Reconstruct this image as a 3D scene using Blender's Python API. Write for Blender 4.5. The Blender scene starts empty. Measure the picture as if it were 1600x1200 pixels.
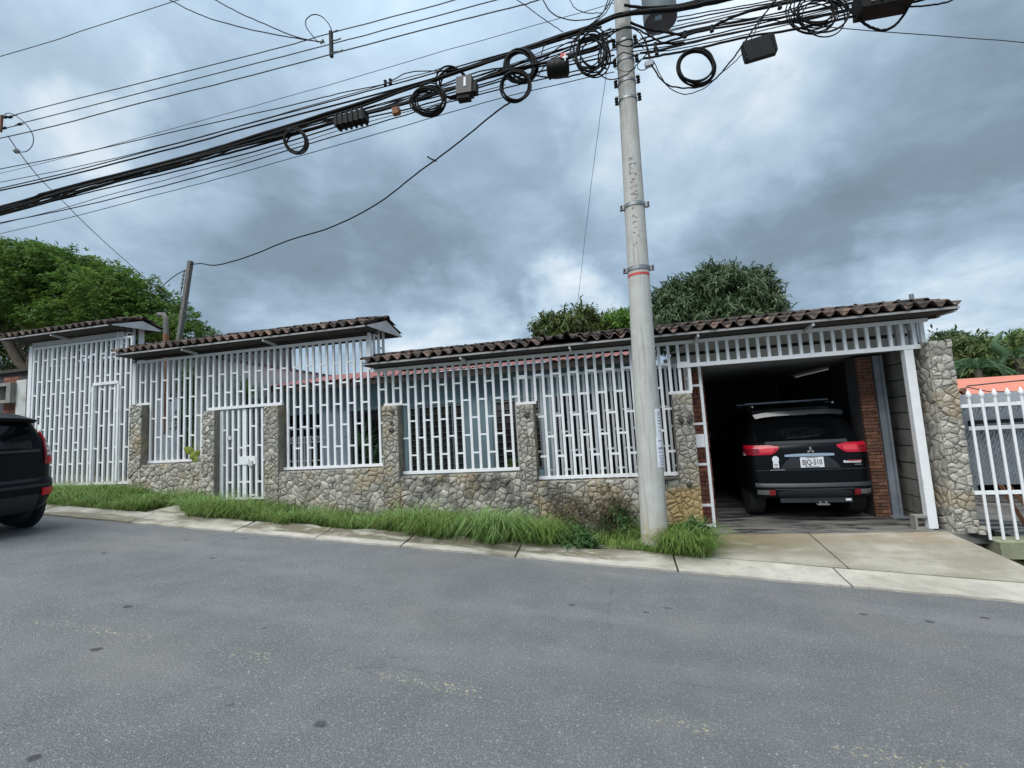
import bpy, math, random
import numpy as np
from mathutils import Vector, Matrix

random.seed(7)
rng = np.random.default_rng(7)
PI = math.pi
SC = bpy.context.scene
COL = SC.collection

# ------------------------------------------------------------------ camera
CAM = Vector((0.0, 0.0, 1.7))
FPX = 700.0                                   # focal length in pixels of a 1600 px wide picture
_yaw, _pit, _rol = [math.radians(v) for v in (12.74427, 5.44978, -3.30639)]
_f = Vector((-math.sin(_yaw) * math.cos(_pit), math.cos(_yaw) * math.cos(_pit), math.sin(_pit)))
_r = Vector((math.cos(_yaw), math.sin(_yaw), 0))
_u = _r.cross(_f)
R_ = _r * math.cos(_rol) + _u * math.sin(_rol)
U_ = -_r * math.sin(_rol) + _u * math.cos(_rol)
F_ = _f
cam = bpy.data.objects.new('camera', bpy.data.cameras.new('camera'))
COL.objects.link(cam)
cam.data.sensor_width = 36
cam.data.lens = FPX / 1600 * 36
cam.data.clip_start = 0.05
cam.data.clip_end = 1500
cam.matrix_world = Matrix(((R_.x, U_.x, -F_.x, CAM.x), (R_.y, U_.y, -F_.y, CAM.y), (R_.z, U_.z, -F_.z, CAM.z), (0, 0, 0, 1)))
SC.camera = cam


def ray(px, py):
    return F_ + R_ * ((px - 800) / FPX) - U_ * ((py - 600) / FPX)


def at(px, py, Y):
    """the point of the vertical plane y = Y that the photograph shows at px, py"""
    d = ray(px, py)
    return CAM + d * (Y / d.y)


# ------------------------------------------------------------------ sky and light
EXPO = 1.45
SC.view_settings.view_transform = 'Standard'
SC.view_settings.look = 'None'
SC.view_settings.exposure = EXPO
SC.view_settings.gamma = 1
SC.view_settings.use_curve_mapping = False

SUN_EL, SUN_AZ = math.radians(58), math.radians(205)     # azimuth clockwise from +Y
world = bpy.data.worlds.new('World')
SC.world = world
world.use_nodes = True
wn, wl = world.node_tree.nodes, world.node_tree.links
wn.clear()


def N(nodes, typ, **kw):
    n = nodes.new(typ)
    for k, v in kw.items():
        setattr(n, k, v)
    return n


def build_sky():
    out = N(wn, 'ShaderNodeOutputWorld')
    bg = N(wn, 'ShaderNodeBackground')
    bg.inputs['Strength'].default_value = 0.1
    wl.new(bg.outputs[0], out.inputs[0])
    sky = N(wn, 'ShaderNodeTexSky', sky_type='NISHITA')
    sky.sun_disc = False
    sky.sun_elevation = SUN_EL
    sky.sun_rotation = SUN_AZ
    tc = N(wn, 'ShaderNodeTexCoord')

    def vm(op, a, b=None):
        n = N(wn, 'ShaderNodeVectorMath', operation=op)
        for i, x in enumerate((a, b)):
            if x is None:
                continue
            if isinstance(x, (tuple, Vector)):
                n.inputs[i].default_value = tuple(x)
            else:
                wl.new(x, n.inputs[i])
        return n

    def ma(op, a, b=None, c=None):
        n = N(wn, 'ShaderNodeMath', operation=op)
        for i, x in enumerate((a, b, c)):
            if x is None:
                continue
            if isinstance(x, (int, float)):
                n.inputs[i].default_value = x
            else:
                wl.new(x, n.inputs[i])
        return n.outputs[0]

    d = tc.outputs['Generated']
    sep = N(wn, 'ShaderNodeSeparateXYZ')
    wl.new(d, sep.inputs[0])
    zc = ma('MAXIMUM', sep.outputs[2], 0.0)
    den = ma('ADD', zc, 0.22)
    px_ = ma('DIVIDE', sep.outputs[0], den)
    py_ = ma('DIVIDE', sep.outputs[1], den)
    cmb = N(wn, 'ShaderNodeCombineXYZ')
    wl.new(px_, cmb.inputs[0]); wl.new(py_, cmb.inputs[1])

    def noise(vec, scale, detail, rough, dist=0.0):
        n = N(wn, 'ShaderNodeTexNoise')
        n.inputs['Scale'].default_value = scale
        n.inputs['Detail'].default_value = detail
        n.inputs['Roughness'].default_value = rough
        n.inputs['Distortion'].default_value = dist
        wl.new(vec, n.inputs['Vector'])
        return n

    n1 = noise(cmb.outputs[0], 1.15, 6, 0.52, 0.35)
    n2 = noise(cmb.outputs[0], 3.8, 8, 0.6, 0.35)
    # ragged cloud edges: the direction itself is stirred by noise before the big masses are placed
    n3 = noise(d, 4.5, 5, 0.55)
    off = vm('SUBTRACT', n3.outputs['Color'], (0.5, 0.5, 0.5))
    off2 = vm('SCALE', off.outputs[0]); off2.inputs['Scale'].default_value = 0.42
    dd = vm('NORMALIZE', vm('ADD', d, off2.outputs[0]).outputs[0])
    v = ma('ADD', ma('MULTIPLY', ma('SUBTRACT', n1.outputs[0], 0.5), 0.62), ma('MULTIPLY', ma('SUBTRACT', n2.outputs[0], 0.5), 0.66))
    v = ma('ADD', v, 0.47)
    # big cloud masses of this sky: (photo x, y, angular radius in degrees, lighter + / darker -)
    for px, py, rad, wgt in SKY_MASSES:
        n = vm('DOT_PRODUCT', dd.outputs[0], ray(px, py).normalized())
        mr = N(wn, 'ShaderNodeMapRange', interpolation_type='SMOOTHSTEP')
        mr.inputs['From Min'].default_value = math.cos(math.radians(rad))
        mr.inputs['From Max'].default_value = 1.0
        wl.new(n.outputs['Value'], mr.inputs['Value'])
        v = ma('ADD', v, ma('MULTIPLY', mr.outputs[0], wgt))
    # an overcast sky is lighter overhead than low down
    v = ma('ADD', v, ma('MULTIPLY', ma('SUBTRACT', zc, 0.35), 0.22))
    v = ma('ADD', ma('MULTIPLY', v, 0.86), 0.125)
    cr = N(wn, 'ShaderNodeValToRGB')
    wl.new(v, cr.inputs[0])
    els = cr.color_ramp.elements
    stops = [(0.0, (0.175, 0.235, 0.295)), (0.28, (0.228, 0.317, 0.395)), (0.5, (0.335, 0.455, 0.585)), (0.72, (0.50, 0.645, 0.78)), (1.0, (0.88, 0.95, 1.0))]
    els[0].position, els[0].color = stops[0][0], (*stops[0][1], 1)
    els[1].position, els[1].color = stops[-1][0], (*stops[-1][1], 1)
    for p, c in stops[1:-1]:
        e = els.new(p); e.color = (*c, 1)
    k = N(wn, 'ShaderNodeVectorMath', operation='SCALE')
    wl.new(cr.outputs[0], k.inputs[0])
    zen = ma('ADD', ma('MULTIPLY', ma('MAXIMUM', ma('SUBTRACT', zc, 0.55), 0.0), 2.2), 1.0)
    wl.new(ma('MULTIPLY', zen, 10.0 / (2 ** EXPO)), k.inputs['Scale'])
    mix = N(wn, 'ShaderNodeMix', data_type='RGBA')
    mix.inputs[0].default_value = 0.97
    wl.new(sky.outputs[0], mix.inputs[6])
    wl.new(k.outputs[0], mix.inputs[7])
    wl.new(mix.outputs[2], bg.inputs['Color'])


SKY_MASSES = [
    (205, 165, 6, 0.24), (60, 40, 16, 0.06), (560, 60, 16, 0.12), (330, 130, 10, -0.10),
    (540, 380, 17, -0.24), (700, 430, 12, -0.12), (330, 440, 12, -0.10), (120, 330, 12, 0.10),
    (1110, 190, 17, 0.30), (1080, 320, 10, -0.10), (900, 300, 14, -0.04),
    (900, 485, 8, 0.36), (690, 545, 11, 0.40), (470, 520, 9, 0.20),
    (1500, 440, 10, 0.32), (1330, 470, 9, 0.20), (1230, 440, 10, -0.05), (1420, 300, 17, -0.24), (1200, 400, 10, -0.16),
    (1560, 560, 9, 0.10), (1590, 330, 8, -0.1), (1350, 110, 12, 0.04), (780, 180, 9, -0.06),
]
build_sky()

sun = bpy.data.objects.new('sun', bpy.data.lights.new('sun', 'SUN'))
COL.objects.link(sun)
sun.data.energy = 1.5
sun.data.angle = math.radians(55)
sun.data.color = (1.0, 0.97, 0.92)
_sd = Vector((math.sin(SUN_AZ) * math.cos(SUN_EL), math.cos(SUN_AZ) * math.cos(SUN_EL), math.sin(SUN_EL)))
sun.rotation_euler = _sd.to_track_quat('Z', 'Y').to_euler()


# ------------------------------------------------------------------ materials
MATS = {}


class NT:
    """small helper over a material's node tree"""

    def __init__(self, m):
        self.n, self.l = m.node_tree.nodes, m.node_tree.links

    def node(self, t, **kw):
        return N(self.n, t, **kw)

    def val(self, x, sock):
        if isinstance(x, bpy.types.NodeSocket):
            self.l.new(x, sock)
        elif isinstance(x, (int, float)):
            sock.default_value = x
        else:
            sock.default_value = (*x, 1) if len(x) == 3 and len(sock.default_value) == 4 else tuple(x)

    def math(self, op, a, b=0.0, c=None, clamp=False):
        n = self.node('ShaderNodeMath', operation=op)
        n.use_clamp = clamp
        self.val(a, n.inputs[0]); self.val(b, n.inputs[1])
        if c is not None:
            self.val(c, n.inputs[2])
        return n.outputs[0]

    def noise(self, vec, scale, detail=4, rough=0.55, dist=0.0):
        n = self.node('ShaderNodeTexNoise')
        self.l.new(vec, n.inputs['Vector'])
        n.inputs['Scale'].default_value = scale
        n.inputs['Detail'].default_value = detail
        n.inputs['Roughness'].default_value = rough
        n.inputs['Distortion'].default_value = dist
        return n.outputs[0]

    def vor(self, vec, scale, feature='F1'):
        n = self.node('ShaderNodeTexVoronoi', feature=feature)
        self.l.new(vec, n.inputs['Vector'])
        n.inputs['Scale'].default_value = scale
        return n

    def ramp(self, fac, lo, hi):
        n = self.node('ShaderNodeMapRange', interpolation_type='SMOOTHSTEP')
        self.val(fac, n.inputs['Value'])
        n.inputs['From Min'].default_value = lo
        n.inputs['From Max'].default_value = hi
        return n.outputs[0]

    def mix(self, fac, a, b, blend='MIX'):
        n = self.node('ShaderNodeMix', data_type='RGBA', blend_type=blend)
        self.val(fac, n.inputs[0]); self.val(a, n.inputs[6]); self.val(b, n.inputs[7])
        return n.outputs[2]

    def xyz(self, vec):
        n = self.node('ShaderNodeSeparateXYZ')
        self.l.new(vec, n.inputs[0])
        return n.outputs

    def scaled(self, vec, s):
        n = self.node('ShaderNodeVectorMath', operation='MULTIPLY')
        self.l.new(vec, n.inputs[0])
        n.inputs[1].default_value = s
        return n.outputs[0]


def mat(name, c1, c2=None, scale=6.0, rough=0.7, bump=0.0, bscale=None, rnd=0.0, spots=None, metal=0.0, spec=0.5,
        stretch=None, trans=0.0, coat=0.0, extra=None, detail=5, local=False, sub=None):
    """a principled material: two colours mixed by noise of the place, brightness varied per object by rnd;
    spots = list of (colour, scale, lo, hi) laid over by thresholded noise; extra(nt, colour, pos) -> colour for wear of its own shape"""
    if name in MATS:
        return MATS[name]
    m = bpy.data.materials.new(name)
    m.use_nodes = True
    t = NT(m)
    b = t.n['Principled BSDF']
    if local:
        pos = t.node('ShaderNodeTexCoord').outputs['Object']
    else:
        pos = t.node('ShaderNodeNewGeometry').outputs['Position']
    p = t.scaled(pos, stretch) if stretch else pos
    col = c1
    if c2 is not None:
        col = t.mix(t.ramp(t.noise(p, scale, detail), 0.32, 0.68), c1, c2)
    if rnd:
        oi = t.node('ShaderNodeObjectInfo').outputs['Random']
        k = t.math('ADD', t.math('MULTIPLY', oi, 2 * rnd), 1 - rnd)
        hs = t.node('ShaderNodeHueSaturation')
        t.val(col, hs.inputs['Color'])
        t.val(k, hs.inputs['Value'])
        col = hs.outputs[0]
    for i, (sc_, ss, lo, hi) in enumerate(spots or ()):
        col = t.mix(t.ramp(t.noise(p, ss, 6, 0.6), lo, hi), col, sc_)
    if extra:
        col = extra(t, col, pos)
    t.val(col, b.inputs['Base Color'])
    b.inputs['Roughness'].default_value = rough
    b.inputs['Metallic'].default_value = metal
    b.inputs['Specular IOR Level'].default_value = spec
    if trans:
        b.inputs['Transmission Weight'].default_value = trans
    if coat:
        b.inputs['Coat Weight'].default_value = coat
        b.inputs['Coat Roughness'].default_value = 0.04
    if bump:
        bn = t.node('ShaderNodeBump')
        bn.inputs['Strength'].default_value = bump
        bn.inputs['Distance'].default_value = 0.02
        t.l.new(t.noise(p, bscale or scale * 4, 6, 0.6), bn.inputs['Height'])
        t.l.new(bn.outputs[0], b.inputs['Normal'])
    if sub:
        tr = t.node('ShaderNodeBsdfTranslucent')
        t.val(col, tr.inputs[0])
        mx = t.node('ShaderNodeMixShader')
        mx.inputs[0].default_value = sub
        t.l.new(b.outputs[0], mx.inputs[1]); t.l.new(tr.outputs[0], mx.inputs[2])
        t.l.new(mx.outputs[0], t.n['Material Output'].inputs[0])
    MATS[name] = m
    return m


def asphalt_wear(t, col, pos):
    x, y, z = t.xyz(pos)
    flat = t.scaled(pos, (1, 1, 0))
    # stone chips in the tar
    v = t.vor(flat, 62)
    chip = t.ramp(v.outputs['Color'], 0.72, 0.80)
    near = t.ramp(v.outputs['Distance'], 0.5, 0.25)
    col = t.mix(t.math('MULTIPLY', t.math('MULTIPLY', chip, near), 0.7), col, (0.48, 0.48, 0.47))
    v2 = t.vor(flat, 34)
    chip2 = t.ramp(v2.outputs['Color'], 0.84, 0.86)
    near2 = t.ramp(v2.outputs['Distance'], 0.26, 0.14)
    col = t.mix(t.math('MULTIPLY', chip2, near2), col, (0.62, 0.62, 0.60))
    g = t.noise(flat, 160, 2, 0.7)
    col = t.mix(t.math('MULTIPLY', t.ramp(g, 0.56, 0.42), 0.75), col, (0.05, 0.052, 0.055))
    g2 = t.noise(flat, 55, 3, 0.7)
    col = t.mix(t.math('MULTIPLY', t.ramp(g2, 0.5, 0.66), 0.45), col, (0.34, 0.34, 0.342))
    # wide dull patches of wear along the lanes
    lane = t.noise(t.scaled(pos, (0.25, 1.3, 0)), 0.9, 5, 0.55)
    col = t.mix(t.math('MULTIPLY', t.ramp(lane, 0.45, 0.7), 0.3), col, (0.31, 0.31, 0.31))
    dk = t.noise(t.scaled(pos, (0.4, 1.0, 0)), 0.6, 5, 0.6)
    col = t.mix(t.math('MULTIPLY', t.ramp(dk, 0.52, 0.75), 0.3), col, (0.13, 0.133, 0.14))
    pt = t.noise(t.scaled(pos, (0.5, 0.9, 0)), 0.45, 6, 0.62, 0.6)
    col = t.mix(t.math('MULTIPLY', t.ramp(pt, 0.50, 0.60), 0.28), col, (0.12, 0.125, 0.125))
    warm = t.noise(flat, 0.7, 4)
    col = t.mix(t.math('MULTIPLY', t.ramp(warm, 0.5, 0.7), 0.25), col, (0.25, 0.235, 0.21))
    ck = t.node('ShaderNodeTexVoronoi', feature='DISTANCE_TO_EDGE')
    t.l.new(t.scaled(pos, (0.30, 0.55, 0)), ck.inputs['Vector'])
    ck.inputs['Scale'].default_value = 1.0
    wav = t.math('ADD', ck.outputs['Distance'], t.math('MULTIPLY', t.math('SUBTRACT', t.noise(flat, 5, 6, 0.7), 0.5), 0.05))
    crk = t.math('MULTIPLY', t.ramp(t.math('ABSOLUTE', wav), 0.0035, 0.001), t.ramp(t.noise(flat, 0.4, 2), 0.46, 0.56))
    col = t.mix(t.math('MULTIPLY', crk, 0.28), col, (0.06, 0.06, 0.06))
    # oil drips
    st = t.vor(t.scaled(pos, (1.0, 1.35, 0)), 2.6)
    some = t.ramp(st.outputs['Color'], 0.60, 0.62)
    ragged = t.math('ADD', st.outputs['Distance'], t.math('MULTIPLY', t.noise(flat, 22, 4), 0.16))
    drip = t.math('MULTIPLY', some, t.ramp(ragged, 0.20, 0.15))
    patchy = t.ramp(t.noise(flat, 0.55, 2), 0.36, 0.46)
    col = t.mix(t.math('MULTIPLY', t.math('MULTIPLY', drip, patchy), 0.75), col, (0.028, 0.028, 0.03))
    # what is left of the yellow centre line
    yl = t.math('ADD', y, -0.10)
    band = t.math('MULTIPLY', t.ramp(yl, 2.53, 2.56), t.ramp(yl, 2.67, 2.64))
    flakes = t.math('MULTIPLY', t.ramp(t.noise(flat, 34, 5, 0.7), 0.56, 0.64), t.ramp(t.noise(flat, 1.1, 3), 0.44, 0.60))
    col = t.mix(t.math('MULTIPLY', t.math('MULTIPLY', band, flakes), 0.85), col, (0.66, 0.60, 0.30))
    return col


def concrete_wear(t, col, pos):
    flat = t.scaled(pos, (1, 1, 0))
    x, y, z = t.xyz(pos)
    old = t.math('ADD', t.math('MULTIPLY', t.ramp(x, 0.9, 0.3), 0.62), 0.22)
    col = t.mix(t.math('MULTIPLY', t.ramp(t.noise(t.scaled(pos, (0.5, 1.6, 0)), 1.6, 6, 0.65), 0.46, 0.60), old), col, (0.17, 0.155, 0.11))
    mid = t.math('MULTIPLY', t.math('MULTIPLY', t.ramp(x, -6.2, -5.2), t.ramp(x, 0.5, -0.4)), t.ramp(y, 5.70, 5.77))
    col = t.mix(t.math('MULTIPLY', mid, t.math('MULTIPLY', t.ramp(t.noise(t.scaled(pos, (0.7, 1.6, 0)), 3.0, 6, 0.65), 0.40, 0.52), 0.9)), col, (0.14, 0.125, 0.085))
    col = t.mix(t.math('MULTIPLY', t.ramp(t.noise(flat, 9, 6, 0.7), 0.56, 0.7), 0.5), col, (0.2, 0.19, 0.17))
    return col


def drive_wear(t, col, pos):
    x, y, z = t.xyz(pos)
    flat = t.scaled(pos, (1, 1, 0))
    # damp mossy stain beside the wall and along the gate track
    m1 = t.math('MULTIPLY', t.ramp(x, 3.0, 1.7), t.ramp(y, 6.1, 6.6))
    m1 = t.math('MULTIPLY', m1, t.ramp(t.noise(t.scaled(pos, (1, 2.2, 0)), 2.0, 6, 0.65), 0.30, 0.50))
    col = t.mix(t.math('MULTIPLY', m1, 0.85), col, (0.13, 0.115, 0.055))
    col = t.mix(t.math('MULTIPLY', t.ramp(t.noise(t.scaled(pos, (0.6, 1.8, 0)), 1.5, 6, 0.66), 0.42, 0.62), 0.65), col, (0.20, 0.18, 0.13))
    m2 = t.math('MULTIPLY', t.ramp(y, 6.55, 6.95), t.ramp(t.noise(t.scaled(pos, (0.7, 3, 0)), 2.4, 6, 0.65), 0.38, 0.56))
    col = t.mix(t.math('MULTIPLY', m2, 0.6), col, (0.27, 0.20, 0.12))
    col = t.mix(t.math('MULTIPLY', t.ramp(t.noise(flat, 14, 6, 0.7), 0.54, 0.70), 0.5), col, (0.2, 0.19, 0.16))
    return col


def wall_stain(t, col, pos):
    x, y, z = t.xyz(pos)
    n = t.noise(pos, 2.3, 5, 0.6)
    # ochre clay stain by the last pillar; black lichen on the middle of the wall; warm dust near the soil
    m = t.math('MULTIPLY', t.math('MULTIPLY', t.ramp(x, 0.35, 0.75), t.ramp(x, 1.35, 1.25)), t.ramp(t.math('ADD', z, t.math('MULTIPLY', n, 0.5)), 0.98, 0.82))
    col = t.mix(t.math('MULTIPLY', m, 0.8), col, (0.44, 0.30, 0.115))
    m2 = t.math('MULTIPLY', t.math('MULTIPLY', t.ramp(x, -4.6, -3.2), t.ramp(x, 0.2, -1.2)), t.ramp(z, 1.12, 0.95))
    m2 = t.math('MULTIPLY', m2, t.ramp(t.noise(pos, 3.2, 6, 0.65), 0.40, 0.62))
    col = t.mix(t.math('MULTIPLY', m2, 0.72), col, (0.045, 0.043, 0.04))
    m3 = t.ramp(t.noise(pos, 1.4, 4, 0.6), 0.5, 0.66)
    col = t.mix(t.math('MULTIPLY', m3, 0.55), col, (0.40, 0.31, 0.17))
    sp = t.ramp(t.noise(pos, 11, 6, 0.7), 0.56, 0.70)
    col = t.mix(t.math('MULTIPLY', sp, 0.55), col, (0.08, 0.078, 0.07))
    return col


def white_wear(t, col, pos):
    n = t.noise(t.scaled(pos, (1, 1, 0.5)), 5, 6, 0.68)
    col = t.mix(t.math('MULTIPLY', t.ramp(n, 0.56, 0.74), 0.45), col, (0.48, 0.47, 0.43))
    n2 = t.noise(pos, 22, 6, 0.7)
    col = t.mix(t.math('MULTIPLY', t.ramp(n2, 0.66, 0.74), 0.6), col, (0.30, 0.22, 0.15))
    return col


M_ASPH = mat('worn_asphalt', (0.19, 0.196, 0.198), (0.235, 0.238, 0.238), 3, 0.86, 0.9, 130, extra=asphalt_wear, spec=0.3)
M_KERB = mat('pale_concrete', (0.47, 0.45, 0.39), (0.38, 0.36, 0.31), 5, 0.9, 0.5, 60, extra=concrete_wear, spec=0.2)
M_DRIVE = mat('driveway_concrete', (0.37, 0.35, 0.295), (0.28, 0.265, 0.215), 2.5, 0.85, 0.4, 60, extra=drive_wear, spec=0.3)
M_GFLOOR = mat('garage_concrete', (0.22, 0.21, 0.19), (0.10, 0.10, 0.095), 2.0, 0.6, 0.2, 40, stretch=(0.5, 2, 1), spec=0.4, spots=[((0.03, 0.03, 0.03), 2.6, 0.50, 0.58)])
M_SOIL = mat('soil', (0.09, 0.085, 0.05), (0.14, 0.125, 0.075), 4, 0.95, 0.8, 30, spec=0.1)
M_CEM = mat('mortar', (0.26, 0.245, 0.21), (0.17, 0.16, 0.135), 7, 0.95, 0.6, 40, extra=wall_stain, spec=0.1)
M_STONE = mat('rubble_stone', (0.46, 0.44, 0.39), (0.31, 0.295, 0.262), 13, 0.92, 1.0, 34, rnd=0.32, extra=wall_stain, spec=0.15)
M_DSTONE = mat('dark_river_stone', (0.05, 0.045, 0.042), (0.08, 0.07, 0.06), 20, 0.7, 0.3, 60)
M_WHITE = mat('white_paint', (0.80, 0.815, 0.825), (0.74, 0.755, 0.765), 8, 0.45, 0.08, 60, extra=white_wear)
M_WHITE2 = mat('greyish_white_paint', (0.58, 0.59, 0.59), (0.48, 0.485, 0.48), 5, 0.55, 0.1, 40, extra=white_wear)
M_EAVE = mat('grey_eave_steel', (0.36, 0.36, 0.36), (0.26, 0.26, 0.26), 6, 0.5, 0.1, 40)
M_BARGREY = mat('grey_galvanised', (0.30, 0.33, 0.37), (0.22, 0.25, 0.28), 4, 0.5, 0.1, 30, metal=0.3)
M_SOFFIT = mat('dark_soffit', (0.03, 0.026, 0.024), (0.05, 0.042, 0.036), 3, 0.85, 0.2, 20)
M_TILE = mat('clay_tile', (0.24, 0.15, 0.115), (0.13, 0.095, 0.08), 7, 0.92, 0.7, 40, rnd=0.4, spec=0.15,
             spots=[((0.055, 0.05, 0.045), 4.0, 0.42, 0.62), ((0.36, 0.27, 0.22), 13, 0.62, 0.74), ((0.10, 0.105, 0.06), 9, 0.60, 0.7)])
M_TILED = mat('weathered_tile', (0.13, 0.10, 0.085), (0.085, 0.07, 0.062), 7, 0.95, 0.8, 40, rnd=0.35, spec=0.1,
              spots=[((0.04, 0.037, 0.034), 5.0, 0.45, 0.62), ((0.20, 0.17, 0.14), 16, 0.6, 0.74)])
M_BRICK = mat('red_brick', (0.24, 0.088, 0.058), (0.17, 0.065, 0.045), 14, 0.9, 0.5, 60, rnd=0.22, spots=[((0.12, 0.06, 0.045), 9, 0.58, 0.72)])
M_BRICK2 = mat('sooty_brick', (0.22, 0.10, 0.062), (0.14, 0.07, 0.048), 14, 0.9, 0.5, 60, rnd=0.35, spots=[((0.10, 0.06, 0.045), 7, 0.52, 0.68), ((0.40, 0.27, 0.15), 20, 0.62, 0.75)])
M_BLOCK = mat('cast_concrete', (0.30, 0.29, 0.26), (0.20, 0.195, 0.175), 5, 0.9, 0.4, 40, stretch=(1, 1, 0.35), spots=[((0.06, 0.058, 0.052), 2.2, 0.5, 0.68)])
def pole_wear(t, col, pos):
    x, y, z = t.xyz(pos)
    st = t.noise(t.scaled(pos, (26, 26, 1.1)), 1.0, 5, 0.65)
    col = t.mix(t.math('MULTIPLY', t.ramp(st, 0.48, 0.72), 0.65), col, (0.24, 0.24, 0.215))
    foot = t.math('MULTIPLY', t.ramp(z, 0.55, 0.1), t.ramp(t.noise(pos, 8, 5), 0.38, 0.6))
    col = t.mix(t.math('MULTIPLY', foot, 0.8), col, (0.40, 0.31, 0.18))
    pit = t.ramp(t.noise(pos, 30, 3), 0.72, 0.76)
    return t.mix(t.math('MULTIPLY', pit, 0.7), col, (0.12, 0.12, 0.11))


M_POLE = mat('pole_concrete', (0.47, 0.475, 0.45), (0.42, 0.42, 0.39), 5, 0.85, 0.3, 40, extra=pole_wear, spec=0.25)
M_TEAL = mat('teal_wall_paint', (0.30, 0.44, 0.48), (0.26, 0.39, 0.43), 3, 0.75, 0.1, 30)
M_BLUEW = mat('pale_blue_paint', (0.48, 0.58, 0.66), (0.42, 0.52, 0.6), 3, 0.75, 0.1, 30)
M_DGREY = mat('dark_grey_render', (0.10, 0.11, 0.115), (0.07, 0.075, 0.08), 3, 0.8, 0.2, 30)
M_PALEW = mat('pale_rendered_wall', (0.58, 0.58, 0.56), (0.48, 0.48, 0.46), 2.2, 0.85, 0.2, 30, spots=[((0.22, 0.22, 0.2), 1.5, 0.55, 0.75)])
M_REDROOF = mat('red_roof_sheet', (0.29, 0.092, 0.08), (0.22, 0.08, 0.07), 4, 0.6, 0.1, 20, spots=[((0.2, 0.08, 0.07), 3, 0.56, 0.72)])
M_SALMON = mat('salmon_roof', (0.60, 0.20, 0.13), (0.54, 0.18, 0.115), 3, 0.7, 0.1, 20)
M_CABLE = mat('black_cable', (0.006, 0.0065, 0.007), (0.012, 0.012, 0.012), 20, 0.7, spec=0.15)
M_CABLEG = mat('grey_cable', (0.05, 0.053, 0.056), (0.035, 0.037, 0.04), 20, 0.55)
M_BPLAST = mat('black_plastic', (0.006, 0.007, 0.008), (0.011, 0.012, 0.012), 10, 0.65, 0.1, 40, spec=0.2)
M_STEEL = mat('dull_steel', (0.32, 0.33, 0.34), (0.22, 0.23, 0.24), 10, 0.45, 0.1, 40, metal=0.7)
M_TANK = mat('transformer_paint', (0.27, 0.32, 0.33), (0.22, 0.26, 0.27), 4, 0.5)
M_TANKB = mat('transformer_base', (0.07, 0.085, 0.115), (0.055, 0.065, 0.085), 5, 0.6)
M_RUST = mat('rusty_iron', (0.25, 0.11, 0.055), (0.16, 0.08, 0.05), 9, 0.85, 0.4, 40)
M_WOOD = mat('weathered_post', (0.19, 0.185, 0.17), (0.13, 0.125, 0.115), 9, 0.9, 0.5, 40, stretch=(4, 4, 0.6))
M_RED = mat('red_paint', (0.55, 0.06, 0.05), (0.45, 0.06, 0.05), 12, 0.6)
M_PAPER = mat('white_paper', (0.80, 0.82, 0.86), (0.74, 0.76, 0.82), 8, 0.8)
M_INK = mat('grey_ink', (0.28, 0.30, 0.38), None, rough=0.8)
M_INKD = mat('dark_ink', (0.05, 0.05, 0.06), None, rough=0.7)
M_CARP = mat('black_car_paint', (0.003, 0.004, 0.005), None, rough=0.3, coat=0.06, spec=0.18)
M_CARP2 = mat('black_navy_car_paint', (0.003, 0.004, 0.007), None, rough=0.3, coat=0.05, spec=0.15)
M_GLASSD = mat('dark_tinted_glass', (0.004, 0.005, 0.006), None, rough=0.05, spec=0.4)
M_CHROME = mat('chrome', (0.75, 0.76, 0.78), None, rough=0.15, metal=1.0)
M_SILVER = mat('silver_trim', (0.50, 0.51, 0.53), None, rough=0.3, metal=0.8)
M_LAMPR = mat('red_lamp_plastic', (0.52, 0.008, 0.03), None, rough=0.25, coat=0.15)
M_LAMPD = mat('deep_red_lamp_plastic', (0.22, 0.006, 0.014), None, rough=0.15, coat=0.6)
M_LAMPW = mat('clear_lamp_plastic', (0.62, 0.62, 0.62), None, rough=0.15, coat=0.5)
M_TYRE = mat('tyre_rubber', (0.015, 0.015, 0.016), (0.025, 0.025, 0.025), 20, 0.85)
M_TRIM = mat('dark_grey_car_trim', (0.014, 0.016, 0.019), (0.012, 0.014, 0.016), 20, 0.6)
M_TRIM2 = mat('grey_bumper_trim', (0.026, 0.030, 0.035), None, rough=0.45)
M_PLATE = mat('plate_white', (0.75, 0.77, 0.80), None, rough=0.4)
M_GLASSL = mat('louvre_glass', (0.022, 0.022, 0.022), (0.015, 0.015, 0.015), 4, 0.3, spec=0.2)
M_ALU = mat('aluminium', (0.48, 0.50, 0.50), None, rough=0.4, metal=0.6)
M_PERF = mat('perforated_sheet', (0.42, 0.44, 0.47), (0.36, 0.38, 0.41), 5, 0.5, metal=0.3)
M_MOSSC = mat('mossy_concrete', (0.28, 0.29, 0.19), (0.22, 0.23, 0.15), 5, 0.95, 0.4, 40)
M_TRANSL = mat('grey_roof_sheet', (0.52, 0.52, 0.49), (0.44, 0.44, 0.41), 3, 0.6, 0.1, 20, stretch=(1, 1, 0.3))
M_CEIL = mat('garage_ceiling_board', (0.30, 0.31, 0.33), (0.26, 0.27, 0.29), 1.5, 0.8)
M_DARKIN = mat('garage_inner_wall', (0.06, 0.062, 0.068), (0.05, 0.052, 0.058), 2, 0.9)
M_BARK = mat('bark', (0.13, 0.105, 0.08), (0.08, 0.065, 0.05), 8, 0.95, 0.6, 30, stretch=(2, 2, 0.6))


def leafmat(name, c1, c2, scale, sub=0.25):
    return mat(name, c1, c2, scale, 0.6, spec=0.25, sub=sub, detail=6)


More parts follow.
